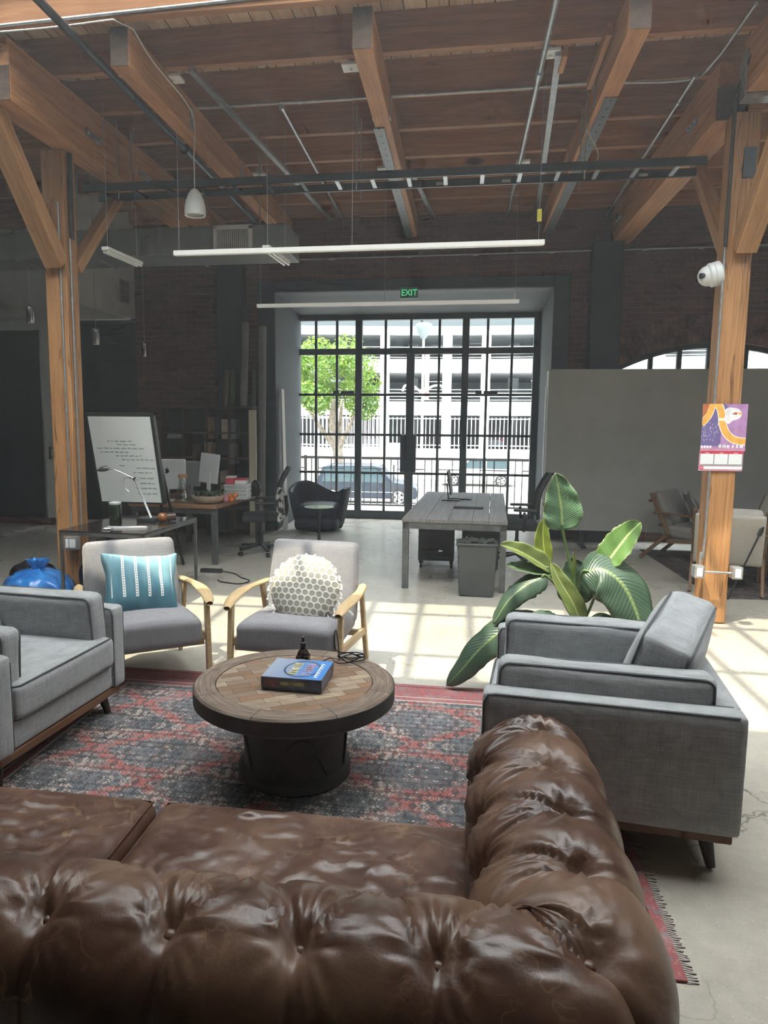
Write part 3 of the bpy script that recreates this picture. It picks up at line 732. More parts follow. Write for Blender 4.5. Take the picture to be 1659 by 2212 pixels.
def ringwood():
    m = Mat('weathered ring wood', (.33,.25,.18), .65, 0, .35); x = m.xyz(m.co())
    r = m.math('SQRT', m.math('ADD', m.math('POWER', x[0], 2), m.math('POWER', x[1], 2))); a = m.math('ARCTAN2', x[1], x[0])
    v = m.node('CombineXYZ', {0: m.math('MULTIPLY', r, 42.), 1: m.math('MULTIPLY', a, 1.3), 2: 0.}).outputs[0]
    g = m.noise(v, 2.2, 6, .65); c = m.ramp(g, [(.3, (.06,.043,.032)), (.5, (.16,.12,.09)), (.7, (.27,.215,.165))])
    seam = m.math('GREATER_THAN', m.math('ABSOLUTE', m.math('SUBTRACT', m.math('FRACT', m.math('ADD', m.math('MULTIPLY', a, 8/(2*PI)), .22)), .5)), .494)
    m.set('Base Color', m.mix(seam, c, (.03,.02,.015))); m.bump(g, .5, .004); return m.m
TBL = plain('blackened oak', (.035,.032,.028), .6, 0, .3, 9, .2)
t = thing('coffee_table', 'round weathered wood coffee table on a dark drum base', 'table', (-.735, 3.17, .012))
b = B(); b.lathe([(.362,.36),(.455,.36),(.46,.366),(.46,.432),(.452,.44),(.362,.44)], 80, caps=False); b.obj('table_rim', [ringwood()], t, smooth=40)
b = B(); b.lathe([(0,.37),(.359,.37),(.359,.4385),(0,.4385)], 80); b.obj('table_inlay', parquet(), t, smooth=40)
b = B(); b.lathe([(.4615,.367),(.464,.367),(.464,.431),(.4615,.431)], 80, caps=False); b.obj('rim_band', TBL, t, smooth=40)
b = B(); b.lathe([(.25,0),(.262,.008),(.262,.05),(.235,.06),(.235,.31),(.255,.32),(.255,.36),(0,.36)], 56); b.obj('drum_base', TBL, t, smooth=40)
for k in range(4):
    a = rad(20+90*k); b = B(); n = 8
    for h in range(n):
        t0, t1 = a-.5+h/n, a-.5+(h+1)/n; z = lambda q: .10+.15*(1-((q-a)/.5)**2)
        b.hexa([(r_*math.cos(q), r_*math.sin(q), zz) for q, r_, zz in ((t0,.234,z(t0)-.03),(t1,.234,z(t1)-.03),(t1,.246,z(t1)-.03),(t0,.246,z(t0)-.03),(t0,.234,z(t0)),(t1,.234,z(t1)),(t1,.246,z(t1)),(t0,.246,z(t0)))])
    b.obj('base_arch', TBL, t)
# game box
def box_print():
    m = Mat('printed box lid blue', (.06,.2,.5), .3, 0, .5); x = m.xyz(m.co())
    c = m.ramp(m.math('ADD', m.math('MULTIPLY', x[0], 2.2), m.math('ADD', .5, m.math('MULTIPLY', m.noise(m.co(), 12, 4), .25))), [(.2, (.33,.38,.44)), (.55, (.2,.26,.38)), (.8, (.05,.2,.5))])
    oval = m.math('ADD', m.math('POWER', m.math('DIVIDE', m.math('SUBTRACT', x[0], .02), .085), 2), m.math('POWER', m.math('DIVIDE', x[1], .11), 2))
    c = m.mix(m.ramp(oval, [(.75, 0.), (.8, 1.), (.98, 1.), (1.03, 0.)]), c, (.05,.07,.12)); m.set('Base Color', c); return m.m
t = thing('game_box', 'flat blue printed game box on the round coffee table', 'box', (-.712, 3.148, .455), rad(-2))
b = B(); b.bx(-.137,.137,-.127,.127,0,.05); b.obj('box_tray', plain('dark printed box side', (.05,.05,.075), .35, 0, .4, 30), t, bevel=.002)
b = B(); b.bx(-.139,.139,-.129,.129,.012,.06); lid = b.obj('box_lid', plain('navy box edge', (.06,.075,.13), .3, 0, .3, 20), t, bevel=.002)
b = B(); b.bx(-.137,.137,-.127,.127,.0602,.0606); b.obj('lid_print', box_print(), lid)
YEL, PNK = plain('yellow print', (.7,.6,.25), .4, 0, .1, 20), plain('pink print', (.62,.32,.33), .4, 0, .1, 20)
rn = random.Random(3)
for col, xo in ((YEL,-.012),(PNK,.052)):
    b = B()
    for k in range(6):
        y = -.078+k*.027
        b.bx(xo-.02, xo+.02, y, y+.006, .0607, .061); b.bx(xo-.02+rn.choice((0,.015,.034)), xo-.014+rn.choice((0,.015,.03)), y, y+.02, .0607, .061)
        if rn.random() < .6: b.bx(xo-.02, xo+.02, y+.015, y+.02, .0607, .061)
    b.obj('lettering', col, lid)
b = B(); b.bx(.095,.1,-.1,.09,.0607,.061)
for k in range(7): b.bx(.1,.112,-.1+k*.028,-.09+k*.028,.0607,.061)
b.obj('lettering', plain('pale print', (.7,.72,.8), .4, 0, .05, 20), lid)
b = B(); b.bx(-.125,-.06,-.1302,-.1292,.018,.05); b.obj('side_print', plain('dull red print', (.16,.06,.06), .4, 0, .3, 40), lid)
b = B(); b.bx(-.05,.06,-.1302,-.1292,.026,.042); b.obj('side_print', plain('dull yellow print', (.3,.27,.1), .4, 0, .3, 40), lid)
# dark little bottle and the cable coil
t = thing('dropper_bottle', 'small dark brown bottle behind the game box', 'bottle', (-.735, 3.355, .452))
b = B(); b.bx(-.031,.031,-.031,.031,0,.062); b.lathe([(.03,.058),(.027,.075),(.014,.092),(.012,.105)], 16); b.obj('bottle_body', Mat('dark brown glass', (.02,.012,.008), .15, 0, .6).m, t, bevel=.006)
b = B(); b.lathe([(.014,.1),(.014,.122),(.008,.126),(.006,.14),(.009,.15),(0,.156)], 16); b.obj('bottle_cap', BLACK_PLASTIC, t, smooth=40)
b = B(); b.bx(-.02,.02,-.032,-.0312,.02,.05); b.obj('bottle_label', plain('pinkish label', (.4,.25,.22), .6, 0, .3, 40), t)
b = B(); pts = []
for k in range(90):
    a = k*.23; pts.append((-.52+(.062+.012*math.sin(k*.7))*math.cos(a), 3.47+(.045+.01*math.cos(k*.9))*math.sin(a)-.004*k/90, .462+.012*abs(math.sin(k*.31))+.0002*k))
b.tube(smooth_path([(-.70,3.375,.458),(-.66,3.42,.459),(-.61,3.44,.475),(-.57,3.41,.46)]+pts[::2]+[(-.585,3.47,.5),(-.6,3.46,.56),(-.59,3.45,.62),(-.58,3.46,.55),(-.57,3.44,.47)], 3), .003, 6)
tag(b.obj('charging_cable', BLACK_RUBBER, smooth=180), 'coiled thin dark cable at the far rim of the coffee table', 'cable')

# ------------------------------------------------------------------ rugs
def rug_mat(name, field, accent, pale, border, sx, sy):
    m = Mat(name, field, .95, 0, .1); x = m.xyz(m.co())
    ax, ay = m.math('ABSOLUTE', x[0]), m.math('ABSOLUTE', x[1])
    mir = m.node('CombineXYZ', {0: ax, 1: ay, 2: 0.}).outputs[0]
    half = m.node('CombineXYZ', {0: m.math('PINGPONG', x[0], .36), 1: m.math('PINGPONG', x[1], .3), 2: 0.}).outputs[0]
    tiny = m.node('CombineXYZ', {0: m.math('PINGPONG', x[0], .09), 1: m.math('PINGPONG', x[1], .075), 2: 0.}).outputs[0]
    v1 = m.vor(half, 7., rnd=.7, metric='MANHATTAN', dim='2D'); v2 = m.vor(half, 17., rnd=.9, metric='CHEBYCHEV', dim='2D'); qx, qy = m.math('SNAP', m.math('ADD', ax, m.math('MULTIPLY', m.noise(m.co(), 40, 1), .012)), .014), m.math('SNAP', m.math('ADD', ay, m.math('MULTIPLY', m.noise(m.co(loc=(5,5,5)), 40, 1), .012)), .012)
    def lat(e): return m.math('ABSOLUTE', m.math('SUBTRACT', m.math('FRACT', m.math('ADD', m.math('DIVIDE', e, .74), .18)), .5))
    v3 = m.math('MINIMUM', m.math('MINIMUM', lat(m.math('ADD', qx, m.math('MULTIPLY', qy, 1.25))), lat(m.math('SUBTRACT', qx, m.math('MULTIPLY', qy, 1.25)))), m.math('ADD', m.math('MULTIPLY', lat(m.math('MULTIPLY', qy, 1.25)), 1.), .022))
    v3 = m.math('ADD', v3, m.math('MULTIPLY', m.math('GREATER_THAN', m.noise(half, 3.1, 1), .54), .03)); v4 = m.vor(tiny, 34., rnd=.8, metric='MANHATTAN', dim='2D')
    wear = m.noise(m.co(), 5, 6, .7)
    c = m.mix(m.ramp(m.noise(m.co(), 2, 4), [(.4, 0.), (.6, 1.)]), field, tuple(v*.62 for v in field))
    c = m.mix(m.ramp(v3, [(.05, 1.), (.075, 0.)]), c, accent); c = m.mix(m.ramp(v3, [(.075, 0.), (.085, .8), (.1, 0.)]), c, pale)
    c = m.mix(m.ramp(v1, [(.1, .95), (.13, 0.), (.36, 0.), (.39, .8), (.44, 0.)]), c, accent)
    fl = m.ramp(m.vor(half, 3.1, rnd=.9, metric='MANHATTAN', dim='2D'), [(.31, 1.), (.36, 0.)]); fj = m.ramp(m.noise(half, 19, 3, .6, 1.8), [(.47, 0.), (.52, 1.)])
    c = m.mix(m.math('MULTIPLY', fl, fj), c, pale); c = m.mix(m.math('MULTIPLY', fl, m.ramp(m.noise(half, 19, 3, .6, 1.8), [(.39, 1.), (.43, 0.)])), c, tuple(v*.35 for v in field))
    c = m.mix(m.ramp(v2, [(.1, .9), (.13, 0.), (.27, 0.), (.3, .7), (.34, 0.)]), c, pale)
    c = m.mix(m.ramp(v4, [(.13, .8), (.17, 0.), (.5, 0.), (.55, .75)]), c, tuple(v*.3 for v in field))
    edge = m.math('MAXIMUM', m.math('SUBTRACT', ax, sx), m.math('SUBTRACT', ay, sy))        # negative inside
    bc = m.mix(m.ramp(v4, [(.1, .0), (.14, .75), (.2, 0.)]), border, pale)
    bc = m.mix(m.ramp(v2, [(.16, .8), (.2, 0.), (.34, 0.), (.37, .5), (.41, 0.)]), bc, field)
    c = m.mix(m.math('GREATER_THAN', edge, -.27), c, bc)
    for lo in (-.272, -.215, -.045): c = m.mix(m.math('COMPARE', edge, lo, .006), c, pale if lo != -.045 else tuple(v*.4 for v in border))
    c = m.mix(m.ramp(wear, [(.5, 0.), (.72, .4)]), c, (.4,.36,.35)); c = m.mix(m.ramp(m.noise(m.co((3,90,1)), 1, 3), [(.4, 0.), (.75, .3)]), c, (.1,.085,.085))
    m.set('Base Color', c); m.bump(m.noise(m.co((220,220,1)), 1, 2), .4, .003); return m.m
b = B(); b.bx(-1.5,1.5,-1.15,1.15,0,.009)
r = tag(b.obj('area_rug', rug_mat('faded oriental rug', (.16,.175,.19), (.37,.125,.11), (.47,.4,.35), (.31,.1,.1), 1.5, 1.15), bevel=.003), 'faded red and blue oriental rug beneath the coffee table', 'rug')
r.location = (-.795, 3.24, .001)
b = B(); rn = random.Random(5)
for k in range(230):
    y = -1.15+2.3*k/229
    b.bar((1.5, y, .005), (1.525+rn.random()*.012, y+rn.uniform(-.006,.006), .002), .004, .003)
b.obj('fringe', plain('rug fringe', (.4,.36,.33), .95, 0, .1, 20), r)

# ------------------------------------------------------------------ potted plant
def leaf_mat(name, dark, light, vein):
    m = Mat(name, dark, .32, 0, .5); uv = m.xyz(m.co(kind='UV'))
    av = m.math('ABSOLUTE', m.math('SUBTRACT', uv[1], .5))
    st = m.math('SINE', m.math('MULTIPLY', m.math('SUBTRACT', uv[0], m.math('MULTIPLY', av, .35)), 170.))
    n = m.noise(m.co(), 8, 4)
    c = m.mix(m.math('ADD', m.math('MULTIPLY', st, .07), m.math('MULTIPLY', n, .9)), dark, light)
    c = m.mix(m.ramp(av, [(.02, 1.), (.045, 0.)]), c, vein); c = m.mix(m.ramp(av, [(.485, 0.), (.5, .8)]), c, (.55,.5,.2))
    m.set('Base Color', c); m.bump(m.math('ADD', st, m.noise(m.co(), 20, 2)), .2, .004)
    tr = m.node('BsdfTranslucent', {'Color': m.mix(.6, c, (.38,.5,.1))}); mx = m.node('MixShader', {0: .2, 1: m.p.outputs[0], 2: tr.outputs[0]})
    m.t.links.new(mx.outputs[0], m.out.inputs[0]); return m.m
LG = leaf_mat('deep green leaf', (.06,.115,.065), (.15,.235,.14), (.36,.45,.18))
LD = leaf_mat('dark grey green leaf', (.035,.07,.045), (.085,.135,.09), (.2,.27,.11))
LB = leaf_mat('green leaf with painted sheen', (.10,.2,.11), (.21,.34,.19), (.42,.52,.2))  # paler copy for the upright leaf, sky sheen put into the colour
LY = leaf_mat('young yellow green leaf', (.10,.17,.03), (.3,.36,.06), (.5,.55,.15))
plant = thing('potted_plant', 'tall broad-leaved green plant behind the grey linen armchair', 'plant', (.76, 4.56, 0))
PO = V((.76, 4.56, 0))
def leaf(pts, w, face, mat, fold=.25, curl=0., petiole=None, n=26, blunt=.5, ragged=0.):
    """pts: midrib control points in world space; face: direction the upper side looks"""
    P = smooth_path(pts, max(2, n//(len(pts)-1))); N = len(P); b = B(); face = V(face).normalized()
    uvl = b.bm.loops.layers.uv.new('UVMap'); nv = 11; rows = []; rn = random.Random(int(w*1e4)+N)
    for i, p in enumerate(P):
        t = i/(N-1); d = (P[min(N-1, i+1)]-P[max(0, i-1)]).normalized(); s = d.cross(face).normalized(); up = s.cross(d).normalized()
        ww = w*(math.sin(PI*min(1, t**.62*.97+.03))**blunt)*(1 if t < .96 else .6); row = []
        for j in range(nv):
            q = j/(nv-1)*2-1; rg = 1-ragged*rn.random()*(abs(q) > .8)
            row.append(b.bm.verts.new(p+s*(q*ww*rg)+up*(fold*abs(q)*ww - curl*q*q*ww + .06*w*math.sin(t*19+q*3)*abs(q))-PO))
        rows.append(row)
    for i in range(N-1):
        for j in range(nv-1):
            f = b.face((rows[i][j], rows[i+1][j], rows[i+1][j+1], rows[i][j+1]))
            if f:
                for lp, (a, c) in zip(f.loops, ((i,j),(i+1,j),(i+1,j+1),(i,j+1))): lp[uvl].uv = (a/(N-1), c/(nv-1))
    o = b.obj('leaf', mat, plant, smooth=180, solid=.0015)
    if petiole:
        b = B(); L = len(petiole); b.tube([q-PO for q in smooth_path(petiole+[pts[0], P[2]], 5)], .009, 8); b.obj('leaf_stalk', plain('green stalk', (.09,.15,.045), .5, 0, .2, 12) if 'green stalk' not in bpy.data.materials else bpy.data.materials['green stalk'], o, smooth=180)
    return o
G0 = (.76, 4.56, .36)
leaf([(.632,4.58,.985),(.622,4.58,1.10),(.60,4.57,1.22),(.575,4.55,1.34)], .122, (.1,-.9,.5), LB, .22, petiole=[G0,(.72,4.57,.62)], blunt=.62)
leaf([(.555,4.66,.76),(.53,4.67,.9),(.525,4.67,1.04)], .055, (-.3,-1,0), LY, .5, petiole=[G0,(.65,4.62,.55)])
leaf([(.895,4.55,.79),(.95,4.56,.87),(1.02,4.57,.97),(1.085,4.56,1.05)], .10, (-.45,-.75,.35), LY if 0 else leaf_mat('bright mid green leaf', (.07,.16,.04), (.2,.33,.1), (.5,.6,.25)), .35, petiole=[G0,(.83,4.56,.55)], ragged=.12, blunt=.45)
leaf([(.745,4.50,.735),(.86,4.46,.77),(.98,4.42,.68),(1.06,4.38,.5),(1.09,4.36,.33)], .175, (.05,-.8,.75), LD, -.12, curl=.18, petiole=[G0,(.73,4.53,.55)], blunt=.5)
leaf([(.56,4.55,.74),(.47,4.52,.80),(.36,4.48,.865),(.25,4.45,.905)], .062, (.1,-.7,.7), LY if 0 else leaf_mat('olive green leaf', (.08,.12,.035), (.22,.27,.09), (.35,.38,.15)), .6, petiole=[G0,(.63,4.56,.6)])
leaf([(.56,4.53,.72),(.46,4.49,.74),(.36,4.46,.76),(.29,4.44,.78)], .05, (0,-.6,.8), LG, .5, petiole=[G0,(.64,4.54,.58)])
leaf([(.53,4.46,.72),(.43,4.42,.68),(.31,4.38,.58),(.22,4.36,.43)], .085, (-.2,-.75,.6), LD, -.15, curl=.3, petiole=[G0,(.62,4.5,.62)], ragged=.15)
leaf([(.52,4.42,.46),(.33,4.36,.43),(.17,4.33,.31),(.04,4.32,.15),(-.05,4.34,.03)], .105, (-.25,-.85,.5), LD, -.1, curl=.25, petiole=[G0,(.64,4.48,.45)], ragged=.08)
leaf([(.755,4.5,.42),(.70,4.49,.55),(.62,4.5,.68),(.565,4.52,.79)], .06, (.3,-1,.2), bpy.data.materials['olive green leaf'], .45, petiole=[G0])
leaf([(.72,4.62,.52),(.73,4.64,.66),(.70,4.66,.80)], .115, (.1,-1,.3), LD, .2, petiole=[G0])
leaf([(.70,4.60,.6),(.715,4.6,.75),(.705,4.6,.85)], .012, (0,-1,.2), LY, .5, petiole=[G0])
leaf([(.62,4.4,.44),(.52,4.37,.47),(.42,4.33,.44),(.34,4.3,.47)], .07, (0,-.5,.85), LD, .3, petiole=[G0], ragged=.25)
leaf([(.80,4.5,.42),(.88,4.47,.45),(.96,4.45,.42),(1.02,4.43,.38)], .06, (0,-.5,.85), LG, .2, petiole=[G0])
b = B(); b.lathe([(.15,0),(.165,.02),(.21,.36),(.222,.37),(.222,.4),(.2,.4),(.195,.35),(0,.35)], 32); b.obj('pot', plain('cream ceramic pot', (.62,.58,.48), .5, 0, .05, 5), plant, smooth=40)
b = B(); b.lathe([(0,.362),(.1,.36),(.194,.352)], 24); b.obj('soil', plain('dark soil', (.03,.022,.015), 1, 0, .4, 30, .5), plant)
# ------------------------------------------------------------------ things on the posts
t = thing('electrical_conduit', 'thin metal conduit with two junction boxes on the right post', 'conduit', (0,0,0))
b = B(); b.tube(smooth_path([(1.95,6.20,.49),(1.955,6.2,.6),(1.985,6.222,.75),(1.985,6.222,3.0)], 6), .009, 8); b.obj('pipe', GALV, t, smooth=60)
b = B(); b.tube([(1.95,6.15,.45),(2.2,6.15,.445)], .009, 8); b.obj('pipe', GALV, t, smooth=60)
pts = [(1.985+.0,6.215,3.0+.01*k) for k in range(0,100)]; b = B(); b.tube(pts+[(1.98,6.2,4.05),(2.0,6.12,4.2),(2.05,5.9,4.44)], [.013+.003*(k % 2) for k in range(103)], 8); b.obj('flexible_sleeve', plain('dark flexible sleeve', (.05,.045,.04), .5, .4, .2, 20), t, smooth=60)
for x in (1.93, 2.22):
    b = B(); b.bx(x-.04, x+.04, 6.12, 6.21, .40, .50); o = b.obj('junction_box', GALV, t, bevel=.008)
    b = B(); b.bx(x-.022, x+.022, 6.112, 6.12, .415, .485); b.obj('cover_plate', WHITE_PLASTIC, o, bevel=.002)
t = thing('security_camera', 'white dome camera on the side of the right post', 'camera', (1.94, 6.28, 2.80))
M = Rx(.35)@Ry(-PI/2-.25)
b = B(); b.lathe([(.085,0),(.095,.01),(.095,.05),(.088,.055),(.088,.06),(.094,.062),(.094,.085),(.08,.1)], 28, (.05,0,.02), M); b.obj('housing', WHITE_PLASTIC, t, smooth=40)
b = B(); b.lathe([(.08,.1),(.075,.125),(.06,.15),(.035,.168),(0,.175)], 28, (.05,0,.02), M); d = b.obj('dome', WHITE_PLASTIC, t, smooth=60)
b = B(); b.lathe([(.022,.14),(.022,.172),(.012,.176),(0,.176)], 14, (.05,-.012,-.0), M@Ry(.25)@Rx(.2)); b.obj('lens', BLACK_PLASTIC, d, smooth=40)
# wall calendar
t = thing('wall_calendar', 'purple and orange wall calendar hanging on the right post', 'calendar', (2.068, 6.212, 1.264), rad(2))
def flat(b, pts, y): b.poly([(x, y, z) for x, z in pts])
W2 = .17
cm = [plain(n, c, .5, 0, .12, 14) for n, c in (('mauve print', (.42,.22,.42)), ('violet print', (.16,.12,.28)), ('orange print', (.78,.4,.08)), ('cream print', (.85,.76,.6)), ('rust print', (.45,.13,.05)), ('pale print white', (.8,.77,.78)), ('rose print', (.55,.25,.35)), ('red print', (.55,.03,.06)))]
b = B(); b.mi = 0; b.bx(-W2, W2, .0, .003, .158, .532)
b.mi = 1; flat(b, [(-W2,.20),(-.02,.20),(-.02,.43),(-.10,.532),(-.07,.532),(-.06,.5),(-W2,.38)], -.0004); flat(b, [(-.04,.46),(.06,.46),(.0,.532),(-.04,.532)], -.0004)
def band(ctr, w, mi, y):
    b.mi = mi; P = smooth_path([(x, 0, z) for x, z in ctr], 8)
    for i in range(len(P)-1):
        d = [(P[min(len(P)-1, k+1)]-P[max(0, k-1)]).normalized() for k in (i, i+1)]; n = [V((-e.z, 0, e.x)) for e in d]
        q = [P[i]+n[0]*w, P[i+1]+n[1]*w, P[i+1]-n[1]*w, P[i]-n[0]*w]; flat(b, [(max(-W2, min(W2, p.x)), max(.16, min(.532, p.z))) for p in q], y)
curve = [(-.085,.54),(-.045,.51),(-.022,.44),(-.012,.37),(.02,.30),(.07,.255),(.12,.24),(.17,.235)]
band(curve, .031, 3, -.0006); band(curve, .024, 2, -.0008)
left = [(-.10,.56),(-.105,.50),(-.13,.43),(-.18,.37)]
band(left, .028, 3, -.0006); band(left, .022, 2, -.0008); b.mi = 4; flat(b, [(-W2,.42),(-.14,.46),(-.12,.532),(-W2,.532)], -.0009)
b.mi = 5; flat(b, [(.055+.062*math.cos(a)*(1.15 if math.cos(a) > 0 else .95), .452+.05*math.sin(a)-.018*math.cos(a)*(math.cos(a) < 0)) for a in (2*PI*k/20 for k in range(20))], -.0011); flat(b, [(.0,.46),(.06,.40),(.03,.37),(-.005,.40)], -.0010)
b.mi = 4; flat(b, [(.05,.452),(.075,.468),(.10,.462),(.085,.446)], -.0013); b.mi = 2; flat(b, [(.10,.47),(.132,.46),(.11,.44)], -.0013)
b.mi = 3; flat(b, [(-.05,.42),(-.002,.42),(-.002,.40),(-.05,.40)], -.0012); rn = random.Random(11)
b.mi = 5
for k in range(46):
    x, z = rn.uniform(-.165,-.045), rn.uniform(.235,.40); w = .003; 
    if z < .42-.5*abs(x+.08): flat(b, [(x,z),(x+w,z),(x+w,z+.008),(x,z+.008)], -.0007)
for k in range(18):
    x = rn.uniform(-.04,.15); flat(b, [(x,.185),(x+.008,.185),(x+.011,.20+.02*rn.random()),(x,.205)], -.0007)
for k in range(4): flat(b, [(-.16+k*.022+.01*math.cos(a), .192+.011*math.sin(a)) for a in (2*PI*j/10 for j in range(10))], -.0009)
b.mi = 6; flat(b, [(-W2,.16),(W2,.16),(W2,.178),(-.05,.182),(-W2,.178)], -.0006)
b.obj('picture_panel', cm, t)
cm2 = [PAPER, cm[7], plain('page grey', (.33,.3,.32), .6, 0, .1, 12), plain('date grid print', (.5,.62,.55), .7, 0, .2, 80), cm[6]]
b = B(); b.mi = 4; b.bx(-W2-.004, W2-.01, .0, .003, 0, .157); b.mi = 1; b.bx(-W2+.002, W2-.012, -.001, 0, .136, .157)
b.mi = 2; b.bx(-W2+.002, W2-.012, -.0006, 0, .04, .136)
for k in range(3):
    x0 = -W2+.006+k*.108; b.mi = 0; b.bx(x0, x0+.098, -.0012, 0, .054, .136); b.bx(x0+.035, x0+.065, -.0016, 0, .141, .145)
    b.mi = 3
    for r_ in range(6):
        for c in range(7): b.bx(x0+.008+c*.0122, x0+.0135+c*.0122, -.0016, -.0011, .061+r_*.0115, .0655+r_*.0115)
b.mi = 0; b.bx(-W2+.035, W2-.014, -.0012, 0, .014, .036); b.mi = 1; b.bx(-W2+.004, -W2+.03, -.0014, 0, .012, .038); b.mi = 0; b.bx(-W2+.008, -W2+.026, -.0018, -.0013, .022, .028)
b.obj('month_page', cm2, t)
# conduits and outlet on the left post
t = thing('electrical_conduit', 'two thin metal conduits with outlet box on the left post', 'conduit')
for x, y, z1 in ((-3.575,6.235,3.55),(-3.51,6.30,3.25)):
    b = B(); b.tube([(x,y,.55),(x,y,z1)], .009, 8)
    for z in (1.7, 2.7, 3.1): b.lathe([(.013,0),(.013,.04)], 8, (x,y,z))
    b.obj('pipe', GALV, t, smooth=40)
b = B(); b.tube([(-3.50,6.32,3.25),(-3.50,6.33,3.98)], .022, 10); b.obj('black_sleeve', BLACK_PLASTIC, t, smooth=40)
b = B(); b.bx(-3.61,-3.49,6.16,6.238,.44,.56); o = b.obj('outlet_box', GALV, t, bevel=.005)
for x in (-3.58,-3.54,-3.51):
    b = B(); b.bx(x-.014, x+.014, 6.15, 6.162, .46, .54); b.obj('outlet', WHITE_PLASTIC, o, bevel=.002)

# ------------------------------------------------------------------ overhead services
GLOW_WHITE = emit('lamp white with added glow', (.9,.89,.83), .22)  # faint glow added to brighten the unlit tubes
t = thing('cable_tray', 'long black ladder cable tray hung between the two posts', 'cable tray')
for y in (6.86, 7.16): b = B(); b.bx(-3.66, 2.0, y-.014, y+.014, 3.815, 3.885); b.obj('rail', BLACK_STEEL, t, bevel=.003)
x = -3.5
while x < 2: b = B(); b.bx(x-.018, x+.018, 6.87, 7.15, 3.822, 3.84); b.obj('rung', GALV if x > -1.4 else BLACK_STEEL, t); x += .33
for x in (-3.3, -1.0, 1.0):
    for y in (6.86, 7.16): b = B(); b.tube([(x,y,3.74),(x,y,4.46)], .006, 6); b.obj('hanger_rod', GALV, t)
b = B(); b.tube(smooth_path([(-3.3,6.95,3.86),(-2.6,6.9,3.9),(-1.8,6.93,3.855),(-.6,6.9,3.862),(.6,6.93,3.86),(1.1,6.92,3.9),(1.0,6.9,4.2)], 8), .007, 6); b.obj('cable', plain('cream cable', (.6,.57,.48), .6, 0, .1, 20), t, smooth=180)
for x in (-2.55,-.25,.35,1.55): b = B(); b.bx(x-.04, x+.04, 6.838, 6.846, 3.83, 3.855) if 0 else b.bx(x-.04, x+.04, 7.14, 7.146, 3.83, 3.855); b.obj('tray_tag', plain('grey tag', (.35,.33,.31), .6, 0, .1, 20) if 'grey tag' not in bpy.data.materials else bpy.data.materials['grey tag'], t)
t = thing('pendant_lamp', 'white bullet shaped pendant lamp hanging at the left', 'lamp', (-2.444, 6.6, 3.485))
b = B(); b.lathe([(.078,.006),(.094,.0),(.097,.03),(.094,.08),(.083,.13),(.062,.185),(.036,.222),(.016,.235),(.0,.237)], 32, caps=False); b.lathe([(.078,.006),(.086,.05),(.075,.12),(0,.2)], 32, caps=False); b.obj('lamp_shade', WHITE_PAINT, t, smooth=60)
b = B(); b.lathe([(0,.02),(.07,.022),(.0,.026)], 24); b.obj('diffuser', plain('cream diffuser', (.6,.56,.46), .7, 0, .05, 5), t, smooth=40)
b = B(); b.tube(smooth_path([(0,0,.235),(0,0,.5),(.005,0,.80),(.03,-.25,.87),(.02,-.9,.9),(.02,-1.25,.965)], 8)+smooth_path([(-.05,-1.42,.95),(-.6,-1.42,.93),(-1.6,-1.42,.93),(-2.6,-1.43,.90)], 6), .006, 6); b.obj('cord', plain('white cord', (.7,.68,.64), .6, 0, .05, 20), t, smooth=180)
for y, z, lab in ((6.45,3.127,'long white linear pendant light nearer the sofa'), (9.15,3.075,'long white linear pendant light in front of the exit sign')):
    t = thing('linear_pendant_light', lab, 'lamp', (-.975, y, z), 0, 'long white linear pendant lights')
    b = B(); b.bx(-1.62, 1.62, -.022, .022, -.02, .022); b.obj('light_tube', GLOW_WHITE, t, bevel=.006)
    b = B(); b.bx(-1.6, 1.6, -.016, .016, -.024, -.0202); b.obj('diffuser', plain('opal diffuser', (.8,.78,.7), .5, 0, .02, 5) if 'opal diffuser' not in bpy.data.materials else bpy.data.materials['opal diffuser'], t)
    for x in (-1.57, .0, 1.57): b = B(); b.tube([(x,0,.02),(x,0,4.47-z)], .0022, 5); b.obj('wire', GALV, t)
    b = B(); b.lathe([(.009,0),(.009,.06),(.003,.08)], 8, (1.57,0,.03)) if y > 7 else b.bx(1.552, 1.588, -.012, .012, .17, .265); b.obj('wire_tag', plain('yellow tag', (.75,.6,.06), .5, 0, .1, 10) if y < 7 else WHITE_PLASTIC, t)
t = thing('air_duct', 'grey sheet metal air duct crossing under the left girder', 'duct', (0,0,0))
DUCT = plain('dull duct metal', (.17,.175,.17), .55, .3, .12, 2)
b = B(); b.bx(-8.9, -1.83, 7.62, 8.2, 3.385, 3.665); b.obj('duct_body', DUCT, t, bevel=.01)
for x in (-2.9,-4.0,-4.9,-6.0,-7.2): b = B(); b.bx(x-.012, x+.012, 7.605, 8.215, 3.37, 3.68); b.obj('seam_flange', DUCT, t)
b = B(); b.bx(-2.62,-2.58,7.59,7.62,3.40,3.65); b.bx(-2.24,-2.20,7.59,7.62,3.40,3.65); b.bx(-2.62,-2.2,7.59,7.62,3.62,3.66); b.bx(-2.62,-2.2,7.59,7.62,3.39,3.43); g = b.obj('grille', plain('grille white', (.55,.53,.5), .5, 0, .05, 8), t, bevel=.003)
for k in range(17): b = B(); x = -2.575+k*.021; b.bx(x, x+.008, 7.6, 7.618, 3.42, 3.63); b.obj('louvre', bpy.data.materials['grille white'], g)
for x in (-2.2,-3.9,-5.6): b = B(); b.tube([(x,7.9,3.66),(x,7.9,4.46)], .008, 6); b.obj('hanger_rod', GALV, t)
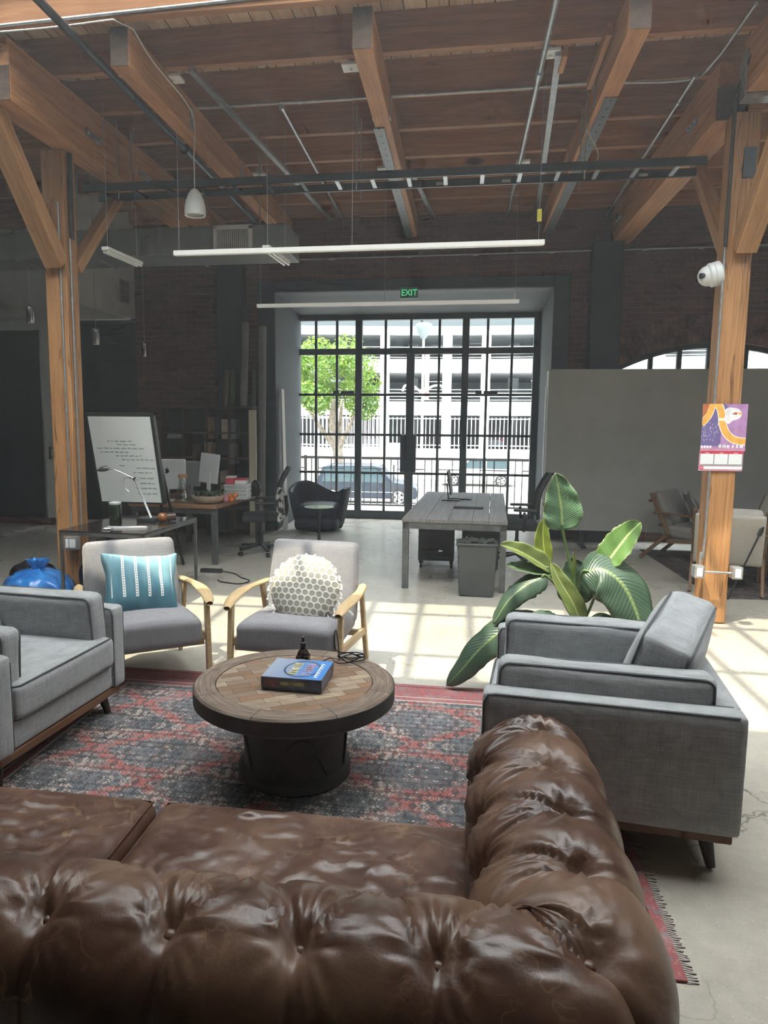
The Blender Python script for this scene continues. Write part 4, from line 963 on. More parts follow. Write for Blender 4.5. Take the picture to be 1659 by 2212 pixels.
for x, y, lab in ((-3.24,6.42,'bare tube light hanging beside the left post brace'), (-1.77,6.55,'bare tube light hanging under the end of the duct')):
    t = thing('tube_light', lab, 'lamp', (x, y, 3.15), rad(-3), 'bare tube lights under the duct')
    b = B(); b.bx(-.035,.035,0,.66,.02,.05); b.obj('housing', WHITE_PAINT, t, bevel=.004)
    for s in (-1, 1): b = B(); b.tube([(s*.022,.02,.008),(s*.022,.64,.008)], .012, 10); b.obj('tube', WHITE_PLASTIC, t, smooth=40)
    for yy in (.05,.6): b = B(); b.tube([(0,yy,.05),(0,yy,1.3)], .002, 5); b.obj('wire', GALV, t)
for x, y, z, lab in ((-4.99,8.0,2.75,'leftmost chrome cylinder pendant, beside the white frame'), (-4.55,8.7,2.57,'middle chrome cylinder pendant, before the dark recess'), (-4.45,9.9,2.52,'chrome cylinder pendant hanging in front of the brick wall')):
    t = thing('cylinder_pendant', lab, 'lamp', (x, y, z), 0, 'small chrome cylinder pendants')
    b = B(); b.lathe([(.045,0),(.047,.004),(.047,.18),(.03,.195),(.0,.197)], 20); b.obj('cylinder_shade', plain('dark chrome', (.5,.5,.5), .2, 1., .1, 5) if 'dark chrome' not in bpy.data.materials else bpy.data.materials['dark chrome'], t, smooth=40)
    b = B(); b.lathe([(.0,-.004),(.035,-.003),(.04,.0)], 16); b.obj('diffuser', bpy.data.materials['opal diffuser'], t)
    b = B(); b.tube([(0,0,.19),(0,0,4.7-z)], .003, 5); b.obj('cord', GALV, t)
def pipe(name, pts, r, mat, lab, cat='pipe', coup=(), group='pipes and conduits under the roof deck'):
    b = B(); b.tube(pts, r, 10)
    o = b.obj(name, mat, None, smooth=60)
    tag(o, lab, cat, group)
    for p, q in coup:
        c = B(); c.tube([p, q], r*1.5, 10); c.obj('coupling', mat, o, smooth=40)
pipe('sprinkler_pipe', [(-2.80,4.6,4.36),(-2.72,10.4,4.2)], .03, DARK_METAL, 'dark sprinkler pipe running beside the left ceiling beam', coup=[((-2.76,7.2,4.285),(-2.758,7.32,4.282))])
pipe('conduit_pipe', [(.545,4.6,4.40),(.545,10.4,4.40)], .022, GALV, 'bright metal conduit left of the right ceiling beam', coup=[((.545,6.3,4.4),(.545,6.42,4.4))])
pipe('conduit_pipe', [(-1.66,6.7,4.42),(-1.70,10.4,4.42)], .016, GALV, 'metal conduit between the left and middle ceiling beams', coup=[((-1.66,6.7,4.42),(-1.662,6.78,4.42))])
pipe('conduit_pipe', [(1.78,6.55,4.40),(1.80,10.3,4.32)], .014, GALV, 'thin conduit running beside the right girder', coup=[((1.785,7.0,4.39),(1.786,7.06,4.389))])
pipe('conduit_pipe', smooth_path([(-2.43,6.68,4.44),(-.85,6.68,4.44),(.3,6.68,4.44),(1.0,6.68,4.45),(1.15,6.68,4.44),(1.75,6.66,4.42),(1.87,6.4,4.43),(1.88,5.6,4.435)], 6), .011, GALV, 'thin silver conduit crossing along a ceiling joist', coup=[((-1.5,6.68,4.44),(-1.46,6.68,4.44))])
pipe('conduit_pipe', [(-2.5,YW-.06,3.905),(5.4,YW-.06,3.93)], .013, GALV, 'thin conduit along the top of the brick wall', coup=[((x,YW-.06,3.9+.003*(x+2.5)),(x+.07,YW-.06,3.9+.003*(x+2.5))) for x in (-1.9,-.8,.1,1.1,2.3,3.0)])
pipe('conduit_pipe', [(-4.0,5.18,4.44),(-.6,5.185,4.52),(.4,5.19,4.54)], .012, GALV, 'thin conduit on the first roof joist at the top edge of the view')
for (x0,y0),(x1,y1),lab in (((-2.2,5.9),(-1.85,10.4),'galvanised strip between left and middle beams'),((.655,6.05),(.93,10.4),'galvanised strip between middle and right beams'),((-.62,8.5),(-.45,10.4),'short galvanised strip beside the middle beam')):
    b = B(); b.bar((x0,y0,4.41), (x1,y1,4.41), .05, .035, (1,0,0)); tag(b.obj('steel_strip', GALV), lab+' under the joists', 'metal strip', 'galvanised strips under the roof joists')
for x, y0, y1, l in ((.70,6.02,6.30,'short fir blocking board left of the right ceiling beam'),(.97,5.75,6.62,'longer fir blocking board against the right ceiling beam')):
    b = B(); b.bx(x-.02, x+.02, y0, y1, 4.37, 4.452); tag(b.obj('blocking_board', FIR_Y, bevel=.003), l, 'board', 'fir blocking boards under the joists')
plates = [(-2.42,6.1,'first bay beside the left beam'),(-.94,6.1,'first bay beside the middle beam'),(.60,6.1,'first bay under the bright conduit'),(.59,8.5,'rear bay under the bright conduit'),(-2.36,8.5,'rear bay beside the left beam'),(-.93,8.5,'rear bay beside the middle beam')]
for x, y, l in plates:
    b = B(); b.bx(x-.07, x+.07, y-.07, y+.07, 4.425, 4.45); b.lathe([(.012,-.02),(.012,.0)], 8, (x,y,4.425)); b.bx(x-.02,x+.02,y-.02,y+.02,4.45,4.74); tag(b.obj('junction_plate', WHITE_PAINT, bevel=.003), 'white square junction plate, '+l, 'junction box', 'white junction plates under the roof')
# exit sign
t = thing('exit_sign', 'green EXIT sign above the glazed door wall', 'sign', (-.768, YW-.03, 3.345))
b = B(); b.bx(-.125,.125,-.02,.02,0,.15); b.obj('sign_panel', plain('pale green sign panel', (.10,.19,.15), .4, 0, .05, 10), t, bevel=.004)
text_obj('lettering', 'EXIT', .12, emit('lit green lettering', (.08,.75,.28), .7), t, (0,-.0215,.073), (PI/2,0,0), .001, sx=.92)
b = B(); b.bx(-.02,.02,-.01,.02,.15,.2); b.obj('bracket', DARK_METAL, t)

# ------------------------------------------------------------------ left tables
STEELT = plain('raw grey steel', (.16,.165,.17), .4, .7, .15, 10)
t = thing('side_table', 'dark topped steel table beside the left post', 'table', (-2.99, 6.275, 0), rad(-3.5))
b = B(); b.bx(-.40,.40,-.54,.54,.675,.69); b.obj('table_top', Mat('dark brown glass top', (.03,.024,.021), .12, 0, .6).m, t, bevel=.003)
b = B(); 
for x in (-.40,.375): b.bx(x, x+.025, -.54,.54,.645,.674)
for y in (-.54,.515): b.bx(-.40,.40,y,y+.025,.645,.674)
b.obj('frame', STEELT, t)
for x in (-.387,.387):
    for y in (-.527,.527): b = B(); b.bx(x-.0125, x+.0125, y-.0125, y+.0125, 0, .645); b.obj('leg', STEELT, t)
t = thing('storage_jar', 'tall dark green jar with clear lid on the dark side table', 'jar', (-3.09, 6.15, .692))
b = B(); b.lathe([(.05,0),(.055,.01),(.055,.175),(.05,.185),(0,.185)], 24); b.obj('jar_body', Mat('dark green glass', (.012,.02,.01), .08, 0, .7).m, t, smooth=40)
b = B(); b.lathe([(.052,.186),(.055,.19),(.055,.205),(.02,.212),(0,.213)], 24); b.obj('lid', plain('frosted lid', (.6,.63,.6), .2, 0, .05, 8), t, smooth=40)
t = thing('desk_lamp', 'chrome jointed desk lamp on the dark side table', 'lamp', (-2.90, 6.42, .692))
b = B(); b.bx(-.09,.09,-.06,.06,0,.035); b.obj('base', DARK_METAL, t, bevel=.006)
b = B()
for o in (-.012,.012): b.tube([(.03,o,.03),(-.145,.06+o,.39)], .006, 8)
b.obj('lower_arm', CHROME, t, smooth=40)
b = B(); b.tube(smooth_path([(-.145,.06,.39),(-.19,.06,.41),(-.30,.05,.46),(-.40,.05,.485)], 5), .006, 8); b.tube(smooth_path([(-.15,.06,.40),(-.24,.06,.40),(-.26,.06,.36),(-.24,.06,.30),(-.21,.06,.27)], 5), .003, 6); b.obj('upper_arm', CHROME, t, smooth=60)
b = B(); b.tube([(-.40,.05,.486),(-.43,.05,.488),(-.48,.05,.478),(-.52,.05,.466)], [.012,.026,.024,.008], 12); b.obj('lamp_head', plain('grey lamp head', (.12,.12,.125), .3, .6, .1, 10), t, smooth=60)
b = B(); b.lathe([(.018,-.012),(.018,.012)], 12, (-.145,.06,.39), Rx(PI/2)); b.obj('joint', CHROME, t, smooth=40)
t = thing('white_frame', 'small white open frame lying flat on the dark side table', 'frame', (-2.9, 5.98, .692), rad(18))
b = B(); b.bar((-.17,.035,.006),(.17,.0,.006),.012,.012); b.bar((-.17,.035,.006),(-.10,-.045,.006),.012,.012); b.bar((-.10,-.045,.006),(.17,.0,.006),.012,.012); b.obj('frame_bar', WHITE_PLASTIC, t)
b = B(); b.lathe([(0,.0),(.03,.001),(.036,.006),(.03,.011),(0,.012)], 16, (-.16,-.06,0)); b.obj('round_tab', WHITE_PLASTIC, t, smooth=40)
t = thing('candle_jar', 'small round amber candle jar beside the desk lamp', 'jar', (-2.755, 6.42, .692))
b = B(); b.lathe([(.025,0),(.045,.02),(.048,.045),(.035,.075),(.022,.082)], 20); b.obj('jar_body', Mat('amber glass', (.25,.1,.03), .15, 0, .6).m, t, smooth=60)
b = B(); b.tube([(.03,.03,.04),(.10,.07,.045)], .038, 16); b.obj('lid', plain('dark brown lid', (.07,.04,.03), .4, .2, .2, 12), t, smooth=40)
# bags
def bag(name, c, r, h, mat, lab, grp, knot=True, seed=1):
    b = B()
    def fn(i, j):
        a = 2*PI*i; t_ = j; rr = r*(math.sin(PI*min(1, .12+t_*.88))**.55)*(1 if t_ < .75 else 1-.55*(t_-.75)/.25); z = h*(t_**.9)
        f = 1+.10*math.sin(a*9+seed+3*noise.noise(V((math.cos(a), math.sin(a), t_*3+seed))))*t_+.18*noise.noise(V((math.cos(a)*1.5+seed, math.sin(a)*1.5, t_*2)))
        return V((c[0]+rr*f*math.cos(a), c[1]+rr*.8*f*math.sin(a), c[2]+z*(1+.15*noise.noise(V((math.cos(a)*2, math.sin(a)*2, seed))))))
    b.grid(fn, 90, 24, cu=True); b.obj
    o = b.obj(name, mat, None, smooth=180); tag(o, lab, 'bag', grp)
    if knot:
        k = B(); k.grid(lambda i, j: V((c[0]+(.035+.05*j)*(1+.35*math.sin(6*PI*i*2))*math.cos(2*PI*i), c[1]+(.03+.04*j)*(1+.35*math.sin(6*PI*i*2))*math.sin(2*PI*i), c[2]+h*.95+.09*j)), 60, 6, cu=True); k.obj('bag_knot', mat, o, smooth=180)
BLUEBAG = Mat('blue plastic bag', (.02,.16,.5), .25, 0, .5); BLUEBAG.set('Base Color', BLUEBAG.ramp(BLUEBAG.noise(BLUEBAG.co(), 9, 4), [(.3, (.015,.1,.38)), (.7, (.05,.26,.62))]))
bag('plastic_bag', (-3.72,5.90,.002), .30, .32, BLUEBAG.m, 'tied blue plastic bag on the floor by the left post', 'bags by the left post')
BLKBAG = plain('black plastic bag', (.012,.012,.014), .3, 0, .3, 9)
bag('plastic_bag', (-3.14,6.05,.002), .24, .50, BLKBAG, 'black plastic bag under the dark side table', 'bags by the left post', False, 4)
bag('plastic_bag', (-4.05,6.35,.002), .22, .30, BLKBAG, 'black plastic bag behind the blue bag', 'bags by the left post', False, 7)

# ------------------------------------------------------------------ whiteboard
t = thing('whiteboard', 'tilted whiteboard covered with green handwriting on a black stand', 'whiteboard', (-3.737, 7.15, .782))
Mw = Rx(.263)
def wb(b, x0, x1, z0, z1, y0, y1): return b.box(Mw@V(((x0+x1)/2, (y0+y1)/2, (z0+z1)/2)), (x1-x0, y1-y0, z1-z0), Mw)
b = B(); wb(b, 0, .666, 0, .92, 0, .012); b.obj('board', plain('whiteboard enamel', (.8,.83,.8), .25, 0, .02, 3), t)
b = B(); wb(b, .667, .70, -.02, .95, -.004, .06); wb(b, -.02, -.001, -.02, .95, .004, .06); wb(b, -.02, .70, .921, .95, 0, .06); wb(b, -.02, .70, -.02, -.001, 0, .06); wb(b, -.01,.69,0,.93,.02,.05); b.obj('frame', BLACK_PLASTIC, t)
b = B(); rn = random.Random(21)
rows = [(.66,.17,.46),(.625,.27,.48),(.585,.05,.53),(.545,.08,.40),(.505,.24,.52),(.465,.30,.64),(.40,.26,.34),(.375,.44,.62),(.325,.40,.62),(.265,.34,.63),(.21,.46,.64),(.155,.40,.66),(.095,.42,.64)]
for z, xa, xb in rows:
    x = xa
    while x < xb-.02:
        L = rn.uniform(.02,.07); k = int(L/.005); pts = []
        for i in range(k+1): pts.append(Mw@V((x+i*.005, -.0012, z+.006*math.sin(i*2.1+rn.random()*2)+.003*rn.random())))
        if len(pts) > 2: b.tube(pts, .0022, 4)
        x += L+.014
b.obj('handwriting', plain('green marker', (.05,.17,.11), .6, 0, .2, 30), t)
for s in (.03,.64):
    b = B(); b.bar(Mw@V((s,.05,.9)), (s,.62,-.775), .025, .025); b.obj('stand_leg', BLACK_STEEL, t)
    b = B(); b.bar(Mw@V((s,.05,.02)), (s,.05,-.78), .025, .025); b.obj('stand_leg', BLACK_STEEL, t)

# ------------------------------------------------------------------ work desk on the left
t = thing('work_desk', 'long wooden desk with monitors in front of the shelf', 'desk', (-2.70, 7.78, 0), rad(-5))
b = B(); b.bx(-1.1,0,0,1.5,.645,.69); b.obj('desk_top', wood('oak desk top', (.2,.09,.045), (.4,.22,.12), 0, 1, .45, False, .2), t, bevel=.004)
for x in (-1.05,-.05):
    for y in (.06,1.44): b = B(); b.bx(x-.03, x+.03, y-.03, y+.03, 0, .643); b.obj('leg', STEELT, t)
b = B(); b.bx(-1.05,-.05,.04,.07,.58,.64); b.bx(-1.05,-.05,1.43,1.46,.58,.64); b.obj('frame', STEELT, t)
SILVER = plain('brushed aluminium', (.74,.75,.76), .35, .4, .04, 4)
def monitor(name, lab, loc, rz, w, h, z0, tilt, mat, grp='monitors on the left desk', logo=False, roll=0.):
    t = thing(name, lab, 'monitor', loc, rz, grp)
    M = Rx(tilt)@Ry(roll)
    b = B(); b.box(M@V((0,0,0))+V((0,0,z0+h/2)), (w,.022,h), M); p = b.obj('screen_shell', mat, t, bevel=.01)
    b = B(); b.box(M@V((0,.0125,0))+V((0,0,z0+h/2)), (w-.02,.003,h-.02), M); b.obj('display', Mat('dark display', (.01,.011,.013), .1, 0, .6).m if 'dark display' not in bpy.data.materials else bpy.data.materials['dark display'], t)
    b = B(); b.bar((0,-.03,.01), M@V((0,-.012,-h*.1))+V((0,0,z0+h/2)), .1 if logo else .05, .012, (1,0,0)); b.bx(-.1,.1,-.12,.06,0,.012); b.obj('stand', mat, t, bevel=.002)
    if logo:
        b = B(); pts = [(.028*math.cos(a)*(1-.12*(math.sin(a) > .5)) - (.014 if abs(a) < .5 or a > 5.8 else 0), .03*math.sin(a)) for a in (2*PI*k/28 for k in range(28))]
        q = M@V((.02,-.0125,.04))+V((0,0,z0+h/2)); b.prism([(-x,z) for x, z in pts], 0, .001, M@Rx(PI/2), q); b.prism([(0,.034),(.01,.036),(.014,.05),(.004,.046)], 0, .001, M@Rx(PI/2), q); b.obj('logo', BLACK_PLASTIC, t)
    return t
monitor('computer_monitor', 'silver desktop computer seen from behind, beside the whiteboard', (-3.46,8.18,.69), rad(4), .50, .36, .13, 0, SILVER, logo=True)
monitor('computer_monitor', 'pale upright monitor nearest the stack of notebooks', (-3.0,8.42,.69), rad(-10), .26, .36, .19, -.05, SILVER, roll=.10)
monitor('computer_monitor', 'grey monitor half hidden behind the pale one', (-3.32,8.7,.69), rad(-20), .24, .32, .12, 0, plain('grey monitor back', (.35,.36,.37), .4, .2, .05, 4))
t = thing('glass_carafe', 'clear glass carafe with cork lid on the left desk', 'carafe', (-3.17, 8.0, .69))
b = B(); b.lathe([(.0,0),(.10,.003),(.112,.02),(.10,.06),(.06,.18),(.048,.24),(.055,.29)], 32, caps=False); b.obj('carafe_body', glass_pane('carafe glass', (.85,.88,.88), .22, .03), t, smooth=60)
b = B(); b.lathe([(.0,.285),(.056,.285),(.058,.325),(0,.325)], 24); b.obj('cork_lid', plain('cork', (.36,.19,.1), .9, 0, .2, 25), t, smooth=40)
t = thing('fruit_bowl', 'pale oval bowl of green plants at the desk corner', 'bowl', (-2.86, 7.96, .69))
b = B(); b.lathe([(.08,0),(.15,.025),(.185,.07),(.19,.095),(.182,.095),(.14,.04),(0,.02)], 32); b.obj('bowl_body', plain('pale stoneware', (.38,.29,.22), .7, 0, .15, 9), t, smooth=50)
b = B(); rn = random.Random(9)
for k in range(160):
    a, r_ = rn.uniform(0, 2*PI), .16*math.sqrt(rn.random()); p = V((r_*math.cos(a), r_*math.sin(a), .07+.05*rn.random())); d = V((rn.uniform(-1,1), rn.uniform(-1,1), rn.random()+.4)).normalized(); s = d.orthogonal().normalized()
    b.poly([p, p+d*.02+s*.012, p+d*.05, p+d*.02-s*.012])
o = b.obj('foliage', plain('dark foliage', (.03,.055,.025), .7, 0, .4, 20), t); o['kind'] = 'stuff'
b = B(); b.lathe([(0,-.045),(.03,-.035),(.045,0),(.03,.035),(0,.045)], 18, (-2.685,8.06,.737)); tag(b.obj('pink_ball', plain('pink fabric', (.5,.2,.23), .8, 0, .1, 12), smooth=180), 'small pink ball beside the bowl on the left desk', 'ball')
for k in range(7):
    rn = random.Random(k+40); x, y = -2.645+rn.uniform(-.06,.06), 8.17+rn.uniform(-.05,.09); r_ = rn.uniform(.026,.036)
    b = B(); b.lathe([(0,-r_),(r_*.7,-r_*.7),(r_,0),(r_*.7,r_*.7),(0,r_)], 14, (x,y,.692+r_+(.045 if k > 4 else 0)))
    tag(b.obj('mandarin', plain('orange peel', (.65,.17,.03), .5, 0, .15, 20) if k == 0 else bpy.data.materials['orange peel'], smooth=180), 'small orange fruit in a heap by the notebook stack', 'fruit', 'orange fruits on the left desk')
cols = [(.45,.47,.45),(.5,.5,.47),(.3,.42,.38),(.5,.47,.45),(.35,.4,.42),(.52,.5,.46),(.33,.4,.38),(.5,.5,.5)]
for k in range(8):
    t = thing('notebook', ['bottom spiral notebook of the stack on the left desk','second spiral notebook from the bottom of the desk stack','third spiral notebook from the bottom of the desk stack','fourth spiral notebook from the bottom of the desk stack','fifth spiral notebook from the bottom of the desk stack','sixth spiral notebook from the bottom of the desk stack','second spiral notebook from the top of the desk stack','topmost spiral notebook, under the red and white boxes'][k], 'notebook', (-2.68+.004*((k*7) % 3-1), 8.52, .6915+k*.0225), rad(((k*5) % 7)-3), 'spiral notebooks stacked on the left desk')
    b = B(); b.bx(-.14,.13,-.1,.1,0,.0195); b.obj('cover', plain('notebook cover %s' % 'abcdefgh'[k], cols[k], .6, 0, .1, 12), t, bevel=.001)
    b = B()
    for q in range(9): b.lathe([(.011,-.002),(.011,.002)], 8, (.137,-.085+q*.021,.0098), Rx(PI/2))
    b.obj('spiral', WHITE_PLASTIC, t)
z = .6915+8*.0225
for k, (lab, col, x, y, w, h) in enumerate((('red and white carton on the notebook stack', (.5,.05,.08), -2.75, 8.5, .1, .075), ('white carton with red lid on the notebook stack', (.62,.6,.58), -2.62, 8.5, .14, .05))):
    t = thing('carton', lab, 'box', (x, y, z), rad(3), 'cartons on the notebook stack'); b = B(); b.bx(-w/2,w/2,-.07,.07,0,h); b.obj('carton_body', plain('carton %s' % 'ab'[k], col, .6, 0, .1, 10), t, bevel=.002)
    b = B(); b.bx(-w/2-.002,w/2+.002,-.072,.072,h,h+.02); b.obj('carton_lid', plain('carton lid %s' % 'ab'[k], (.6,.58,.56) if k == 0 else (.5,.05,.08), .6, 0, .1, 10), t, bevel=.002)
t = thing('desk_speaker', 'dark rounded speaker at the far end of the left desk', 'speaker', (-2.55,8.85,.69))
b = B(); b.lathe([(.05,0),(.065,.03),(.07,.1),(.05,.17),(.02,.2),(0,.2)], 20); b.obj('speaker_body', BLACK_PLASTIC, t, smooth=60)
b = B(); b.lathe([(.03,0),(.022,.01),(0,.012)], 14, (0,-.062,.1), Rx(PI/2)); b.obj('speaker_cone', DARK_METAL, t, smooth=40)

# ------------------------------------------------------------------ office chairs
MESHB = plain('black mesh fabric', (.02,.022,.024), .8, 0, .3, 30)
def office_chair(lab, loc, rz):
    t = thing('office_chair', lab, 'chair', loc, rz, 'black office chairs')
    b = B(); b.cushion((0,0,.46), (.48,.46,.08), .03, .012, 8); b.obj('seat', MESHB, t, smooth=180)
    def back(i, j):
        x = (i-.5)*.44*(1-.25*j*j); z = .56+.5*j; y = .24+.13*j+.05*math.sin(j*PI)*-1+.25*(i-.5)**2*-.6
        return V((x, y, z))
    b = B(); b.grid(back, 14, 14); b.obj('backrest', MESHB, t, smooth=180, solid=.012)
    b = B(); P = [back(0,j/8) for j in range(9)]+[back(i/6,1) for i in range(1,7)]+[back(1,1-j/8) for j in range(1,9)]+[back(1-i/6,0) for i in range(1,6)]; b.tube(P, .016, 8, closed=True); b.obj('back_frame', BLACK_PLASTIC, t, smooth=60)
    b = B(); b.tube(smooth_path([(0,.05,.41),(0,.25,.42),(0,.32,.55),(0,.31,.72)], 6), .025, 8); b.obj('back_support', BLACK_PLASTIC, t, smooth=60)
    for s in (-1, 1):
        b = B(); b.tube(smooth_path([(s*.2,.05,.42),(s*.29,.06,.45),(s*.3,.05,.64)], 5), .016, 8); b.cushion((s*.3,.06,.66), (.07,.26,.03), .012, 0, 5); b.obj('armrest', BLACK_PLASTIC, t, smooth=50)
    b = B(); b.lathe([(.03,.1),(.03,.28),(.02,.28),(.02,.42)], 14); b.obj('gas_lift', DARK_METAL, t, smooth=40)
    for k in range(5):
        a = 2*PI*k/5+.3; d = V((math.cos(a), math.sin(a), 0)); b = B(); b.bar(V((0,0,.12)), d*.30+V((0,0,.085)), .04, .03); l = b.obj('base_leg', BLACK_PLASTIC, t, bevel=.006)
        b = B(); b.lathe([(.028,-.02),(.028,.02)], 12, d*.30+V((0,0,.03)), Rz(a)@Rx(PI/2)); b.obj('caster', BLACK_RUBBER, l, smooth=40)
    return t
office_chair('black mesh office chair at the left work desk', (-2.42, 8.62, 0), rad(-75))
office_chair('black mesh office chair right of the plank desk', (.67, 8.55, 0), rad(-90))
b = B()
def tote(i, j): return V((-2.13+.02*math.sin(i*9)+.015*math.sin(j*7), 8.42+.30*(i-.5)*(1-.3*j), .40+.42*j+.03*math.sin(i*5)))
b.grid(tote, 12, 12); mm = Mat('black and white print cloth', (.4,.4,.4), .9); mm.set('Base Color', mm.ramp(mm.noise(mm.co(), 6, 2, .5, 2.5), [(.46, (.02,.02,.02)), (.52, (.5,.5,.48))])); tag(b.obj('tote_bag', mm.m, smooth=180, solid=.03), 'black and white patterned bag hung behind the office chair', 'bag')

# ------------------------------------------------------------------ back corner: shelf, rolls, panels
SHW = wood('dark shelf wood', (.06,.03,.02), (.13,.07,.045), 0, 1, .6, False, 0)
t = thing('bookshelf', 'low dark cube bookshelf against the brick wall', 'shelf', (-4.28, 10.12, 0))
for k in range(6): b = B(); z = .02+k*.36; b.bx(0,1.36,-.14,.15,z-.018,z+.01); b.obj('shelf_board', SHW, t)
for k in range(5): b = B(); x = k*.335+.0; b.bx(x,x+.022,-.14,.15,.03,1.80); b.obj('upright', SHW, t)
b = B(); b.bx(0,1.36,.15,.16,.03,1.83); b.obj('back_panel', DARK_WALL, t)
bk = [(-3.53,1.475,.10,.31,(.2,.105,.065),'brown board standing in the top row of the bookshelf'),(-3.33,1.475,.09,.28,(.45,.36,.27),'pale board standing in the top row of the bookshelf'),(-3.58,1.115,.10,.31,(.3,.2,.1),'tan board in the second row of the bookshelf'),(-3.2,1.475,.07,.28,(.2,.19,.2),'grey board at the right end of the top shelf row'),(-3.36,.755,.09,.26,(.3,.22,.17),'tan board in the third row behind the cartons'),(-3.22,1.115,.07,.3,(.2,.17,.17),'grey brown board in the second row right of the tan one'),(-3.78,1.115,.06,.28,(.1,.07,.05),'dark brown board in the second row of the bookshelf'),(-3.44,1.475,.05,.3,(.03,.05,.055),'dark blue board between the brown and pale boards')]
for k, (x, z, w, h, c, lab) in enumerate(bk):
    x = x+.0; b = B(); b.bx(x-w/2, x+w/2, 10.0, 10.22, z-.103+.0, z-.103+h); 
    o = tag(b.obj('sample_board', plain('board colour %s' % 'abcdefgh'[k], c, .7, 0, .15, 8), bevel=.002), lab, 'board', 'boards standing in the bookshelf')
for k in range(3):
    b = B(); b.bx(-4.2+.01*k,-3.98+.012*k,10.0,10.2,1.472-.100+k*.022,1.49-.100+k*.022); tag(b.obj('magazine', plain('magazine cover %s' % 'abc'[k], (.3,.3,.3), .5, 0, .2, 10), bevel=.001), ['bottom magazine lying in the bookshelf','middle magazine lying in the bookshelf','top magazine lying in the bookshelf'][k], 'magazine', 'magazines in the bookshelf')
ROLL = plain('grey paper roll', (.2,.195,.19), .85, 0, .06, 5)
for x, y, z0, z1, r_, x1, lab, m in ((-3.06,10.05,1.835,3.0,.05,-3.03,'tall grey paper roll standing on the bookshelf',ROLL),(-2.83,10.1,.0,2.95,.055,-2.80,'tallest grey paper roll leaning beside the alcove',ROLL),(-3.32,10.05,1.835,2.34,.04,-3.31,'short brown roll standing on the bookshelf',plain('brown roll',(.16,.11,.065),.8,0,.1,8)),(-3.24,10.06,1.835,2.34,.036,-3.215,'short green roll standing on the bookshelf',plain('green roll',(.05,.085,.045),.8,0,.1,8)),(-2.95,10.2,1.835,2.36,.03,-2.955,'short dark roll between the two tall grey rolls',plain('dark teal roll',(.06,.085,.085),.8,0,.1,8))):
    b = B(); b.tube([(x,y,z0),(x1,y+.05,z1)], r_, 18); o = tag(b.obj('paper_roll', m, smooth=40), lab, 'roll', 'rolls of paper in the corner')
    b = B(); b.tube([(x1,y+.05,z1),(x1,y+.05,z1+.004)], r_*.6, 14); b.obj('roll_core', DARK_WALL, o)
b = B(); b.bx(-2.93,-2.83,9.86,9.9,.0,1.78); tag(b.obj('leaning_panel', plain('cream panel', (.62,.54,.4), .7, 0, .04, 4), bevel=.003), 'tall narrow cream panel standing right of the bookshelf', 'panel')
b = B(); b.hexa([(-2.62,10.56,0),(-2.585,10.55,0),(-2.585,10.75,0),(-2.62,10.75,0),(-2.655,10.60,2.1),(-2.64,10.59,2.1),(-2.64,10.75,2.1),(-2.655,10.75,2.1)]); tag(b.obj('leaning_panel', plain('white panel', (.66,.63,.58), .6, 0, .04, 4)), 'thin pale panel leaning on the alcove side wall', 'panel')
# shell chair and small round table
t = thing('shell_chair', 'dark blue winged lounge chair before the glazed door', 'chair', (-2.09, 10.72, 0))
def shell(i, j):
    a = rad(-28+236*i); top = .56+.16*math.exp(-((i-.68)/.2)**2)+.10*math.exp(-((i-.12)/.2)**2)-.05*math.exp(-((i-.4)/.12)**2)
    r_ = .30+.13*j**.7; return V((r_*1.03*math.cos(a), r_*.86*math.sin(a), .05+(top-.05)*j))
b = B(); b.grid(shell, 50, 14); NAVY = plain('dark navy upholstery', (.012,.018,.03), .6, 0, .15, 6); b.obj('shell_back', NAVY, t, smooth=180, solid=.07)
b = B(); b.cushion((0,-.02,.30), (.60,.56,.2), .08, .02, 10); b.obj('seat_cushion', NAVY, t, smooth=180)
b = B(); b.cushion((0,-.05,.12), (.66,.58,.2), .08, 0, 10); b.obj('seat_base', NAVY, t, smooth=180)
t = thing('pedestal_table', 'small round pedestal table in front of the blue lounge chair', 'table', (-1.85, 9.45, 0))
b = B(); b.lathe([(0,.485),(.17,.488),(.2,.497),(.195,.502),(0,.503)], 36); b.obj('table_top', plain('pale table top', (.5,.51,.52), .2, 0, .03, 6), t, smooth=40)
b = B(); b.lathe([(.035,.015),(.022,.06),(.018,.25),(.02,.4),(.035,.486)], 16); b.obj('stem', DARK_METAL, t, smooth=60)
b = B(); b.lathe([(.17,0),(.17,.006),(.05,.018),(0,.02)], 30); b.obj('base', DARK_METAL, t, smooth=40)
# power strip
t = thing('power_strip', 'dark power strip and cable on the floor under the left desk', 'power strip', (-2.66, 7.42, 0))
b = B(); b.bx(-.1,.14,-.03,.03,.002,.04); b.obj('strip_body', BLACK_PLASTIC, t, bevel=.005)
b = B(); b.tube(smooth_path([(.14,0,.02),(.3,-.05,.008),(.42,-.22,.008),(.55,-.35,.008),(.5,-.5,.008),(.3,-.46,.008),(.22,-.38,.008)], 6), .006, 6); b.obj('cable', BLACK_RUBBER, t, smooth=180)

